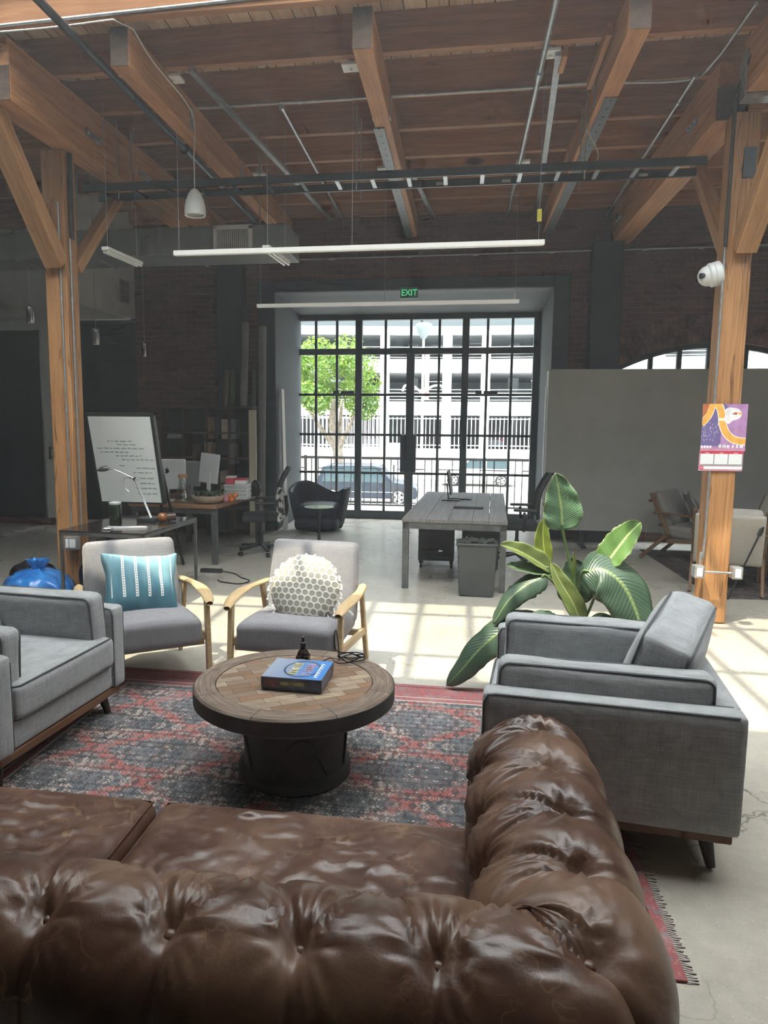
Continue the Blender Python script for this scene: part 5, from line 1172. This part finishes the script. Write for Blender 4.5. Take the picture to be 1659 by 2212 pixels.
# ------------------------------------------------------------------ plank desk on the right
PLK = wood('grey weathered plank', (.1,.095,.09), (.26,.245,.23), 1, 1, .5, False, .4)
t = thing('plank_desk', 'grey plank desk with steel frame in front of the door', 'desk', (.012, 8.40, 0), rad(-2.4))
for k, (xa, xb) in enumerate(((-.505,-.27),(-.268,-.06),(-.058,.17),(.172,.33),(.332,.505))): b = B(); b.bx(xa,xb,-1.39,1.39,.665,.70); b.obj('plank', PLK, t, bevel=.003)
b = B()
for x in (-.5,.44): b.bx(x,x+.06,-1.38,1.38,.60,.663)
for y in (-1.38,1.32): b.bx(-.5,.5,y,y+.06,.60,.663)
b.obj('frame', STEELT, t)
for x in (-.47,.47):
    for y in (-1.35,1.35): b = B(); b.bx(x-.03,x+.03,y-.03,y+.03,0,.6); b.obj('leg', STEELT, t)
t = thing('drawer_pedestal', 'dark mobile drawer unit under the left side of the plank desk', 'drawer unit', (-.245, 8.33, 0), 0, 'dark drawer units under the plank desk')
CAB = plain('charcoal cabinet', (.03,.034,.037), .5, .1, .1, 4)
b = B(); b.bx(-.2,.2,-.27,.27,.09,.59); b.obj('cabinet_body', CAB, t, bevel=.006)
b = B(); b.bx(.03,.07,-.278,-.27,.2,.215); b.obj('lock', CHROME, t)
for x in (-.17,.17):
    for y in (-.23,.23): b = B(); b.lathe([(.03,-.012),(.03,.012)], 14, (x,y,.032), Ry(PI/2)); b.bx(x-.02,x+.02,y-.02,y+.02,.06,.09); b.obj('caster', BLACK_RUBBER, t, smooth=40)
t2 = thing('drawer_pedestal', 'dark three drawer unit behind the waste bin', 'drawer unit', (.24, 8.35, 0), 0, 'dark drawer units under the plank desk')
b = B(); b.bx(-.2,.2,-.27,.27,.02,.58); b.obj('cabinet_body', CAB, t2, bevel=.006)
for k in range(3): b = B(); b.bx(-.19,.19,-.282,-.271,.03+k*.185,.205+k*.185); d = b.obj('drawer', CAB, t2, bevel=.003); b = B(); b.bx(-.06,.06,-.295,-.283,.16+k*.185,.172+k*.185); b.obj('handle', DARK_METAL, d)
t = thing('waste_bin', 'grey plastic waste bin in front of the plank desk', 'bin', (.175, 6.90, 0))
b = B(); b.hexa([(-.16,-.1,0),(.16,-.1,0),(.16,.1,0),(-.16,.1,0),(-.185,-.125,.5),(.185,-.125,.5),(.185,.125,.5),(-.185,.125,.5)]); b.obj('bin_body', plain('grey bin plastic', (.05,.055,.052), .5, 0, .08, 6), t, bevel=.015)
b = B(); b.bx(-.195,.195,-.135,.135,.49,.515); b.obj('rim', bpy.data.materials['grey bin plastic'], t, bevel=.008)
b = B(); rn = random.Random(13)
b.grid(lambda i, j: V(((i-.5)*.34, (j-.5)*.22, .517+.045*abs(noise.noise(V((i*7, j*6, 2))))+.02*noise.noise(V((i*15, j*12, 7))))), 24, 16); b.obj('bin_liner', plain('dark plastic liner', (.05,.055,.05), .25, 0, .3, 15), t, smooth=180)
t = thing('desk_monitor', 'thin dark monitor seen edge-on on the plank desk', 'monitor', (-.12, 8.82, .70), rad(-92))
b = B(); M = Rx(.16); b.box(M@V((0,0,0))+V((0,0,.22)), (.46,.02,.28), M); b.obj('screen_shell', BLACK_PLASTIC, t, bevel=.004)
b = B(); b.bar((0,-.01,.005),(0,-.035,.2),.06,.014,(1,0,0)); b.bx(-.12,.12,-.09,.13,0,.012); b.obj('stand', BLACK_PLASTIC, t)
b = B(); pts = [(.02+.1*math.cos(k*.5)+.012*k*.3, .14+.05*math.sin(k*.61), .008+.003*(k % 3)) for k in range(26)]; b.tube(smooth_path([(q[0]*.0+ -.0+q[1]*.6-.1, q[0]+.05, q[2]) for q in pts], 4), .006, 6); b.obj('cable', BLACK_RUBBER, t, smooth=180)
t = thing('keyboard', 'flat dark keyboard lying on the plank desk', 'keyboard', (.10, 8.02, .70), rad(-3))
b = B(); b.bx(-.16,.16,-.06,.06,.001,.018); b.obj('keyboard_base', BLACK_PLASTIC, t, bevel=.004)
b = B()
for r_ in range(5):
    for c in range(15): b.bx(-.152+c*.0203, -.135+c*.0203, -.052+r_*.021, -.035+r_*.021, .018, .022)
b.obj('keys', DARK_METAL, t)

# ------------------------------------------------------------------ right side: partition and lounge corner
t = thing('room_partition', 'wide grey fabric partition screen below the arched window', 'partition', (1.12, 9.96, 0))
b = B(); b.bx(0,3.6,-.025,.025,.21,2.325); b.obj('screen_panel', plain('grey felt screen', (.42,.415,.385), .95, 0, .04, 3), t, bevel=.004)
b = B(); b.bx(-.02,-.001,-.03,.03,.2,2.3); b.bx(-.035,-.02,.0,.04,.2,2.1); b.obj('edge_rail', SILVER, t)
for x in (.5,3.0): b = B(); b.bx(x-.03,x+.03,-.025,.025,.03,.21); b.bx(x-.03,x+.03,-.25,.25,.0,.03); b.obj('foot', DARK_METAL, t)
b = B(); b.bx(-1.15,1.15,-1.3,1.3,0,.008)
r = tag(b.obj('lounge_rug', rug_mat('dark patterned rug', (.06,.05,.048), (.12,.06,.05), (.18,.15,.13), (.07,.05,.05), 1.15, 1.3)), 'dark patterned rug under the lounge chairs behind the right post', 'rug'); r.location = (3.52, 8.5, .001); r.rotation_euler = (0,0,rad(2))
TEAK = wood('brown teak', (.11,.06,.03), (.24,.14,.075), 1, 1.2, .5, False, 0)
TAUPE = linen('taupe cushion fabric', (.19,.175,.16), (.28,.26,.24)); CREAMF = linen('cream lounge fabric', (.42,.39,.34), (.55,.52,.46))
def lounge_chair(lab, loc, rz, fab, plate=False):
    t = thing('lounge_chair', lab, 'armchair', loc, rz, 'wooden lounge chairs behind the right post')
    for s in (-1, 1):
        x = s*.31
        b = B(); b.bar((x,-.36,0),(x,-.28,.54),.032,.045,(1,0,0)); b.obj('leg', TEAK, t, bevel=.006)
        b = B(); b.bar((x,.46,0),(x,.12,.34),.03,.045,(1,0,0)); b.bar((x,.12,.30),(x,.36,.80),.03,.05,(1,0,0)); b.obj('rear_leg', TEAK, t, bevel=.006)
        b = B(); b.bar((x,-.34,.545),(x,.30,.575),.055,.025,(1,0,0)); b.obj('arm', TEAK, t, bevel=.008)
        b = B(); b.bar((x,-.32,.28),(x,.14,.24),.022,.05,(1,0,0)); b.obj('side_rail', TEAK, t)
    soft('seat_cushion', (0,-.06,.335), (.56,.58,.14), 2, t, fab, .02, .04, M=Rx(.08), piping=False)
    soft('back_cushion', (0,.255,.60), (.56,.13,.46), 1, t, fab, .03, .045, M=Rx(-.42), piping=False)
    b = B(); 
    for z in (.42,.56,.70): b.bar((-.3,.20+(z-.3)*.47,z),(.3,.20+(z-.3)*.47,z),.02,.03)
    b.obj('back_slats', TEAK, t)
    if plate:
        M = Rx(-.42); b = B(); b.cushion(M@V((0,.1,.0))+V((0,.26,.56)), (.6,.04,.56), .015, .0, 6, 1, M); b.obj('back_cover', fab, t, smooth=180)
    return t
lounge_chair('taupe lounge chair with dark wood frame in front of the partition', (2.75, 9.15, .009), rad(52), TAUPE)
lounge_chair('pale lounge chair seen from behind, right behind the post', (2.68, 7.72, .009), rad(162), CREAMF, True)
lounge_chair('cream lounge chair at the right picture edge behind the pale one', (3.35, 8.55, .009), rad(-60), CREAMF)
b = B(); b.cushion((0,0,0), (.42,.05,.34), .02, .05, 12, 1, dent=corner_pin); sm = Mat('striped pillow', (.3,.28,.25), .9); u = sm.math('FRACT', sm.math('DIVIDE', sm.xyz(sm.co())[0], .07)); sm.set('Base Color', sm.mix(sm.math('LESS_THAN', u, .35), (.3,.28,.25), (.08,.07,.065)))
o = tag(b.obj('throw_pillow', sm.m, smooth=180), 'striped dark throw pillow on the taupe lounge chair', 'cushion'); o.location = (2.77, 9.16, .62); o.rotation_euler = (rad(-30), rad(25), rad(60))
t = thing('low_table', 'dark low table at the right edge behind the lounge chairs', 'table', (3.75, 7.75, .009))
b = B(); b.bx(-.55,.55,-.35,.35,.53,.57); b.obj('table_top', SHW, t, bevel=.004)
for x in (-.5,.5):
    for y in (-.3,.3): b = B(); b.bx(x-.025,x+.025,y-.025,y+.025,0,.53); b.obj('leg', SHW, t)
t = thing('tripod_stand', 'black tripod stand at the right edge behind the post', 'tripod', (3.12, 7.35, .009))
for foot in ((-.62,-.25,0),(.3,-.3,0),(.02,.2,0)):
    b = B(); f = V(foot); a = V((0,0,1.35)); b.tube([a, a+(f-a)*.55], .013, 8); b.tube([a+(f-a)*.5, f], .009, 8); l = b.obj('leg', BLACK_STEEL, t, smooth=40)
    b = B(); q = a+(f-a)*.54; b.tube([q-(f-a)*.02, q+(f-a)*.02], .02, 8); b.obj('leg_clamp', BLACK_PLASTIC, l, smooth=40)
b = B(); b.lathe([(.03,1.33),(.04,1.36),(.02,1.4),(.02,1.5)], 12); b.obj('tripod_head', BLACK_PLASTIC, t, smooth=40)
# ------------------------------------------------------------------ outside the door: patio, street, parking garage
GZ = -2.2
b = B(); b.bx(-9,9,YD+.15,14.6,-.25,-.03); structure(b.obj('patio_slab', concrete('patio concrete', (.4,.39,.36), (.52,.51,.48), .8, False)))
ASPH = plain('sun bleached asphalt', (.2,.195,.185), .9, 0, .08, 1.2)
b = B(); b.bx(-70,60,14.6,46.5,GZ-.3,GZ); structure(b.obj('street', ASPH))
b = B(); b.bx(-70,60,46.5,110,GZ-.3,GZ+.13); structure(b.obj('sidewalk', plain('pale sidewalk', (.33,.315,.29), .9, 0, .06, 1.5)))
b = B(); b.bx(-70,60,40.5,40.75,GZ,GZ+.01); structure(b.obj('road_line', plain('road paint', (.6,.5,.2), .8, 0, .1, 2)))
IRON = plain('dark iron railing', (.02,.02,.022), .6, .3, .1, 8)
t = thing('patio_railing', 'dark iron railing with square motifs just outside the glazed door', 'railing', (0, 13.95, 0))
for z, h in ((.90,.05),(.0,.035),(.80,.02) if 0 else (.62,.028)): b = B(); b.bx(-6,6,-.02,.02,z,z+h); b.obj('rail', IRON, t)
b = B(); x = -6.
k = 0
while x < 6:
    b.bx(x-.009, x+.009, -.009, .009, .03, .62 if k % 6 in (2, 4) else .9)
    if k % 6 == 3: b.bx(x-.009,x+.009,-.009,.009,.72,.9); b.bx(x-.26,x+.26,-.009,.009,.71,.73)
    x += .13; k += 1
b.obj('pickets', IRON, t)
for x in (-5.9,-3.0,0.45,3.3,5.9): b = B(); b.bx(x-.025,x+.025,-.025,.025,-.03,.97); b.obj('railing_post', IRON, t)

WHITEP = plain('sunlit white concrete', (.56,.555,.54), .8, 0, .03, .8); GARD = plain('garage interior concrete', (.7,.71,.72), .95, 0, .1, .6)
g = thing('parking_garage', 'white multi-storey parking garage across the street', 'building')
FA = [(-34.,44.5),(-22.,48.2),(-11.,51.4),(-4.,52.6),(1.0,53.0),(9.,52.6),(24.,50.5)]      # curved front line
def facade(name, z0, z1, mat, dep=.35, off=0., x0=-99, x1=99):
    b = B()
    for (xa,ya),(xb,yb) in zip(FA, FA[1:]):
        if xb <= x0 or xa >= x1: continue
        b.hexa([(xa,ya+off,z0),(xb,yb+off,z0),(xb,yb+off+dep,z0),(xa,ya+off+dep,z0),(xa,ya+off,z1),(xb,yb+off,z1),(xb,yb+off+dep,z1),(xa,ya+off+dep,z1)])
    return b.obj(name, mat, g)
for z0, z1 in ((-2.1,-.35),(2.02,3.0),(5.02,5.98)): facade('parapet', z0, z1, WHITEP)
for z in (2.05,5.05,7.75): facade('floor_slab', z, z+.25 if z < 7 else z+.45, plain('slab %.0f' % z, (.55,.56,.57), .9, 0, .05, .5), 16, .36)
facade('roof_fascia', 7.62, 8.25, plain('grey green fascia', (.22,.24,.235), .8, 0, .08, .5), .5, -.1)
b = B(); b.bx(-36,26,66.5,67,GZ,8); b.obj('back_wall', GARD, g)
def fy(x):
    for (xa,ya),(xb,yb) in zip(FA, FA[1:]):
        if xa <= x <= xb: return ya+(yb-ya)*(x-xa)/(xb-xa)
for x in (-30,-24,-18.5,-13.2,-5.5,-0.2 if 0 else -1.1,1.6,6.9,13,19):
    y = fy(x); b = B(); b.bx(x-.32,x+.32,y-.12,y+.5,GZ,8.0); b.obj('column', WHITEP, g)
for x in (-28,-20,-12,-4,4,12,20): b = B(); b.bx(x-.4,x+.4,60,60.8,GZ,8); b.obj('inner_column', GARD, g)
RAILW = plain('white garage rail', (.62,.63,.64), .6, .2, .04, 3)
for zb in (3.0,5.98):
    for k in range(4): facade('guard_rail', zb+.1+k*.24, zb+.15+k*.24, RAILW, .05, .1)
b = B(); b_ = []
for (xa,ya),(xb,yb) in zip(FA, FA[1:]):
    n = int((xb-xa)/.28)
    for i in range(n):
        f = i/n; x, y = xa+(xb-xa)*f, ya+(yb-ya)*f+.15; b.bx(x-.03,x+.03,y-.03,y+.03,-.35,1.9)
b.obj('fence_pickets', RAILW, g)
for z in (-.15,1.75): facade('fence_rail', z, z+.07, RAILW, .06, .12)
rn = random.Random(17); LAMP = emit('garage strip light', (.9,.95,1), 1.6)
for k in range(16):
    x, y, z = rn.uniform(-18,12), rn.uniform(55,62), rn.choice((1.85,4.85,7.5)); b = B(); b.bx(x-.7,x+.7,y-.08,y+.08,z-.06,z); b.obj('strip_light', LAMP, g)

def car(name, lab, loc, rz, L, Wd, H, paint, wheel=.36, suv=True, grp='cars outside'):
    t = thing(name, lab, 'car', loc, rz, grp)
    if suv: P = [(-L/2,.42),(-L/2+.02,.95),(-L/2+.12,1.08),(-L/2+.42,H-.06),(-L/2+.75,H),(.35,H),(.62,H-.05),(1.25,1.12),(L/2-.35,1.0),(L/2-.05,.85),(L/2,.5),(L/2-.05,.32),(-L/2+.05,.32)]
    else: P = [(-L/2,.4),(-L/2+.02,.85),(-L/2+.35,.98),(-L/2+.9,H-.03),(-.1,H),(.35,H-.04),(1.05,.98),(L/2-.3,.88),(L/2,.62),(L/2-.03,.3),(-L/2+.05,.3)]
    b = B(); b.prism(P, -Wd/2, Wd/2, Rx(PI/2)); b.obj('car_body', paint, t, bevel=.07, seg=3)
    GL = bpy.data.materials.get('dark car glass') or Mat('dark car glass', (.04,.07,.08), .08, 0, .7).m
    z0, z1 = 1.06 if suv else .97, H-.10
    for s in (-1, 1):
        b = B(); y = s*(Wd/2+.004)
        for q in (([(-L/2+.38,z0),(-L/2+.52,z1),(-.52,z1),(-.52,z0)]), ([(-.46,z0),(-.46,z1),(.42,z1),(.98,z0)])): b.prism(q, -.004, .004, Rx(PI/2), (0,y,0))
        b.obj('side_window', GL, t)
        b = B(); b.box((0,y,.62),(L*.55,.02,.03)); b.obj('side_trim', CHROME, t)
    b = B(); b.hexa([(.46,-Wd/2+.12,H-.1),(1.16,-Wd/2+.1,1.12),(1.16,Wd/2-.1,1.12),(.46,Wd/2-.12,H-.1),(.5,-Wd/2+.12,H-.06),(1.22,-Wd/2+.1,1.15),(1.22,Wd/2-.1,1.15),(.5,Wd/2-.12,H-.06)]) ; b.obj('windscreen', GL, t)
    for x in (-L/2+.85, L/2-.85):
        for s in (-1, 1):
            b = B(); b.lathe([(wheel*.6,-.11),(wheel,-.1),(wheel,.1),(wheel*.6,.11)], 26, (x,s*(Wd/2-.09),wheel), Rx(PI/2)); w = b.obj('wheel', BLACK_RUBBER, t, smooth=40)
            b = B(); b.lathe([(0,-.015),(wheel*.12,-.02),(wheel*.15,.01)], 14, (x,s*(Wd/2+.012),wheel), Rx(PI/2))
            for k in range(5):
                a = 2*PI*k/5; d = V((math.cos(a),0,math.sin(a))); c = V((x,s*(Wd/2+.012),wheel)); b.bar(c+d*.03, c+d*wheel*.62, wheel*.26, .02, d.cross(V((0,1,0))))
            b.tube([V((x,s*(Wd/2+.01),wheel))+V((math.cos(q),0,math.sin(q)))*wheel*.64 for q in (2*PI*j/24 for j in range(24))], .022, 6, closed=True); b.obj('hubcap', SILVER, w, smooth=40)
    for s in (-1, 1):
        b = B(); b.cushion((L/2-.05,s*(Wd/2-.25),.78),(.12,.4,.14),.04,0,4); b.obj('headlight', plain('headlight lens', (.7,.72,.75), .1, 0, .05, 8) if 'headlight lens' not in bpy.data.materials else bpy.data.materials['headlight lens'], t, smooth=60)
        b = B(); b.cushion((-L/2+.04,s*(Wd/2-.15),.88),(.1,.2,.22),.04,0,4); b.obj('tail_light', plain('tail light lens', (.35,.02,.02), .2, 0, .1, 8) if 'tail light lens' not in bpy.data.materials else bpy.data.materials['tail light lens'], t, smooth=60)
        b = B(); b.cushion((.75,s*(Wd/2+.1),1.05),(.12,.2,.14),.03,0,4); b.obj('door_mirror', paint, t, smooth=60)
    return t
car('parked_suv', 'dark blue grey car parked right outside the railing', (-4.25, 33.5, GZ), 0, 4.75, 1.85, 1.84, Mat('dark blue car paint', (.02,.028,.042), .3, 0, .5).m, .40)
car('parked_suv', 'pale silver car behind the dark blue one at the left', (-10.0, 36.0, GZ), 0, 4.7, 1.8, 1.6, Mat('silver car paint', (.6,.63,.66), .2, .4, .6).m, .38)
car('parked_suv', 'white car on the far side of the street', (1.0, 44.3, GZ), PI, 4.5, 1.8, 1.68, Mat('white car paint', (.8,.8,.8), .2, 0, .6).m, .36)
for k, (x, y, z, c) in enumerate(((2.3,57.5,-.1,(.2,.2,.22)),(6.0,57.5,-.1,(.35,.05,.05)),(9.2,57.8,-.1,(.6,.6,.6)),(-6.5,57.5,-.1,(.25,.27,.3)))):
    car('garage_car', ['dark car parked inside the garage ground floor','red car parked inside the garage ground floor','white car parked inside the garage ground floor','grey car parked inside the garage ground floor'][k], (x, y, -.6), PI/2, 4.4, 1.75, 1.5, Mat('garage car paint %d' % k, c, .3, .2, .6).m, .34, False, 'cars inside the garage')
b = B(); 
for (xa,ya),(xb,yb) in zip(FA, FA[1:]): b.hexa([(xa,ya+.4,-.85),(xb,yb+.4,-.85),(xb,yb+16,-.85),(xa,ya+16,-.85),(xa,ya+.4,-.6),(xb,yb+.4,-.6),(xb,yb+16,-.6),(xa,ya+16,-.6)])
b.obj('ground_slab', GARD, g)
# low wall and fence on the left in front of the garage
b = B(); b.hexa([(-24,45.,GZ),(-4.6,46.8,GZ),(-4.6,47.1,GZ),(-24,45.3,GZ),(-24,45.,.35),(-4.6,46.8,-.25),(-4.6,47.1,-.25),(-24,45.3,.35)])
tag(b.obj('garden_wall', plain('cream wall', (.62,.58,.5), .9, 0, .06, 1.)), 'cream low wall behind the street tree', 'wall')
t = thing('picket_fence', 'white picket fence on the cream low wall behind the tree', 'fence', (0,0,0))
b = B()
for k in range(76): f = k/75; x = -24+19.2*f; y = 45.1+1.8*f; z = .35-.6*f; b.bx(x-.028,x+.028,y-.03,y+.03,z,z+2.3)
b.obj('pickets', RAILW, t)
for dz in (.15,2.0): b = B(); b.bar((-24,45.15,.35+dz),(-4.8,46.95,-.25+dz),.06,.07); b.obj('rail', RAILW, t)
# street tree
TX, TY, TZ = -7.0, 40.0, 3.5
t = thing('street_tree', 'round bright green street tree in front of the garage', 'tree', (TX, TY, GZ))
b = B(); b.tube(smooth_path([(.3,0,0),(.35,0,1.2),(.15,0,2.4),(-.1,0,3.6),(0,0,5)], 6), [.36-.009*k for k in range(25)], 12)
for q in ((-1.6,.3,4.6),(1.4,-.2,4.7),(.3,.9,5.0)): b.tube(smooth_path([(.2,0,2.2),(.1+q[0]*.5,q[1]*.5,3.3),q], 6), [.2-.011*k for k in range(13)], 8)
b.obj('trunk', plain('grey bark', (.22,.18,.14), .95, 0, .3, 6, .6), t, smooth=180)
lm = Mat('tree leaves', (.1,.22,.03), .5, 0, .3); lm.set('Base Color', lm.ramp(lm.noise(lm.co(), 1.3, 5, .7), [(.34, (.03,.075,.025)), (.5, (.10,.19,.045)), (.66, (.25,.32,.07))]))
tr = lm.node('BsdfTranslucent', {'Color': (.3,.45,.06)}); mx = lm.node('MixShader', {0: .35, 1: lm.p.outputs[0], 2: tr.outputs[0]}); lm.t.links.new(mx.outputs[0], lm.out.inputs[0])
b = B(); rn = random.Random(31); blobs = []
for k in range(26):
    a, e = rn.uniform(0, 2*PI), rn.uniform(-.75, 1.2); r_ = 1.9; blobs.append((V((r_*1.12*math.cos(a)*math.cos(e), r_*math.sin(a)*math.cos(e), TZ-GZ+.15+r_*.95*math.sin(e))), rn.uniform(.65,1.0)))
for c, r_ in blobs:
    for k in range(240):
        d = V((rn.gauss(0,1), rn.gauss(0,1), rn.gauss(0,1))).normalized(); p = c+d*r_*rn.uniform(.72,1.06)
        n = (d+V((rn.uniform(-.6,.6), rn.uniform(-.6,.6), rn.uniform(-.3,.8)))).normalized(); s = n.orthogonal().normalized(); s = (s*math.cos(k)+n.cross(s)*math.sin(k)); q = n.cross(s); L = rn.uniform(.09,.16)
        b.poly([p-s*L, p+q*L*.5+n*.03, p+s*L, p-q*L*.5+n*.03])
b.obj('crown', lm.m, t)
# street lamp and small signs
t = thing('street_lamp', 'slim white street lamp pole with globe head in front of the garage', 'lamp post', (-2.15, 40.5, GZ))
POLE = plain('white pole paint', (.7,.7,.69), .5, .1, .04, 3)
b = B(); b.tube([(0,0,0),(0,0,8.3)], [.09,.06], 12); b.obj('pole', POLE, t, smooth=40)
b = B(); b.lathe([(.1,8.25),(.3,8.55),(.42,8.85),(.46,9.0),(.3,9.1),(0,9.12)], 24); b.obj('lamp_globe', plain('pale blue lamp globe', (.3,.34,.37), .4, 0, .05, 3), t, smooth=50)
b = B(); b.box((-.05,0,9.45),(.12,.35,.65), Ry(.25)); b.obj('solar_panel', DARK_METAL, t)
b = B(); b.tube(smooth_path([(-1.1,0,5.45),(-.95,0,5.75),(-.5,0,5.7),(0,0,5.4),(.5,0,5.7),(.95,0,5.75),(1.1,0,5.6)], 6), .06, 8); b.obj('cross_arm', POLE, t, smooth=60)
b = B(); b.box((.22,0,6.3),(.25,.03,2.6)); b.obj('banner', plain('faded red banner', (.55,.25,.24), .8, 0, .15, 1.2), t)
t = thing('street_sign', 'grey square sign panel on a post beyond the railing', 'sign', (-2.45, 27, GZ))
b = B(); b.tube([(0,0,0),(0,0,3.05)], .03, 8); b.obj('post', DARK_METAL, t)
b = B(); b.bx(-.23,.23,-.05,-.03,2.2,3.02); b.obj('sign_panel', plain('grey sign back', (.26,.29,.33), .6, .2, .06, 4), t, bevel=.01)
HAZE = .009
# ------------------------------------------------------------------ camera
cam = bpy.data.cameras.new('camera'); co_ = bpy.data.objects.new('camera', cam); COL.objects.link(co_)
R3 = Matrix(((0.98817989, 0.1531679, 0.0063321), (0.02544669, -0.1231595, -0.99206058), (-0.15117198, 0.98049545, -0.12560136)))
m4 = Matrix((R3[0], -R3[1], -R3[2])).transposed().to_4x4(); m4.translation = V((0, 0, 1.65)); co_.matrix_world = m4
cam.sensor_width = 36; cam.lens = 1568.353/2212*36; cam.shift_x = (829.5-752)/2212; cam.clip_start = .05; cam.clip_end = 400
SC.camera = co_
# ------------------------------------------------------------------ daylight
sun = bpy.data.lights.new('sun', 'SUN'); so = bpy.data.objects.new('sun', sun); COL.objects.link(so)
sun.energy = 9; sun.angle = rad(.7); sun.color = (1, .92, .72)
so.rotation_euler = V((.33, .285, -1)).to_track_quat('-Z', 'Y').to_euler()
wd = bpy.data.worlds.new('sky'); SC.world = wd; wd.use_nodes = True; nt = wd.node_tree; nt.nodes.clear()
def wn(t): return nt.nodes.new('ShaderNode'+t)
tc, sx, cr, bg, ow = wn('TexCoord'), wn('SeparateXYZ'), wn('ValToRGB'), wn('Background'), wn('OutputWorld')
nt.links.new(tc.outputs['Generated'], sx.inputs[0]); nt.links.new(sx.outputs[2], cr.inputs[0]); nt.links.new(cr.outputs[0], bg.inputs[0]); nt.links.new(bg.outputs[0], ow.inputs[0])
e = cr.color_ramp.elements; e[0].position = 0; e[0].color = (.10,.125,.135,1); e[1].position = .9; e[1].color = (.93,.96,1,1)
q = cr.color_ramp.elements.new(.22); q.color = (.16,.19,.2,1)
q = cr.color_ramp.elements.new(.5); q.color = (.6,.66,.7,1)
mr, ml = wn('MapRange'), wn('Math'); ml.operation = 'MULTIPLY'; ml.inputs[1].default_value = 5.5
mr.inputs['From Min'].default_value = .3; mr.inputs['From Max'].default_value = -.9; mr.inputs['To Min'].default_value = .75; mr.inputs['To Max'].default_value = 1.5; mr.interpolation_type = 'SMOOTHSTEP'
mz, m2 = wn('MapRange'), wn('Math'); m2.operation = 'MULTIPLY'
mz.inputs['From Min'].default_value = .5; mz.inputs['From Max'].default_value = .85; mz.inputs['To Min'].default_value = 1.; mz.inputs['To Max'].default_value = 3.1
nt.links.new(sx.outputs[2], mz.inputs['Value']); nt.links.new(mz.outputs[0], m2.inputs[0]); nt.links.new(mr.outputs[0], m2.inputs[1])
nt.links.new(sx.outputs[1], mr.inputs['Value']); nt.links.new(m2.outputs[0], ml.inputs[0]); nt.links.new(ml.outputs[0], bg.inputs[1])   # brighter towards the sun's side
if HAZE:
    hm = bpy.data.materials.new('hazy room air'); hm.use_nodes = True; t = hm.node_tree; t.nodes.clear()
    o_ = t.nodes.new('ShaderNodeOutputMaterial'); v_ = t.nodes.new('ShaderNodeVolumeScatter')
    v_.inputs['Density'].default_value = HAZE; v_.inputs['Anisotropy'].default_value = .35; v_.inputs['Color'].default_value = (.93,.97,1,1)
    t.links.new(v_.outputs[0], o_.inputs['Volume'])
    b = B(); b.bx(-8.9, 5.4, -.5, YD-.1, .002, ZC-.02)
    hz = tag(b.obj('room_haze', hm), 'thin bright haze hanging in the air of the hall', 'haze', None, 'stuff')
SC.view_settings.view_transform = 'Standard'; SC.view_settings.look = 'None'; SC.view_settings.exposure = .3; SC.view_settings.gamma = 1; SC.view_settings.use_curve_mapping = False
cy = SC.cycles; cy.max_bounces = 5; cy.diffuse_bounces = 3; cy.glossy_bounces = 2; cy.transparent_max_bounces = 12; cy.transmission_bounces = 4; cy.volume_bounces = 0
cy.caustics_reflective = False; cy.caustics_refractive = False; cy.sample_clamp_indirect = 5; cy.use_denoising = True
cy.use_adaptive_sampling = True; cy.adaptive_threshold = .09; cy.adaptive_min_samples = 16; cy.use_light_tree = False
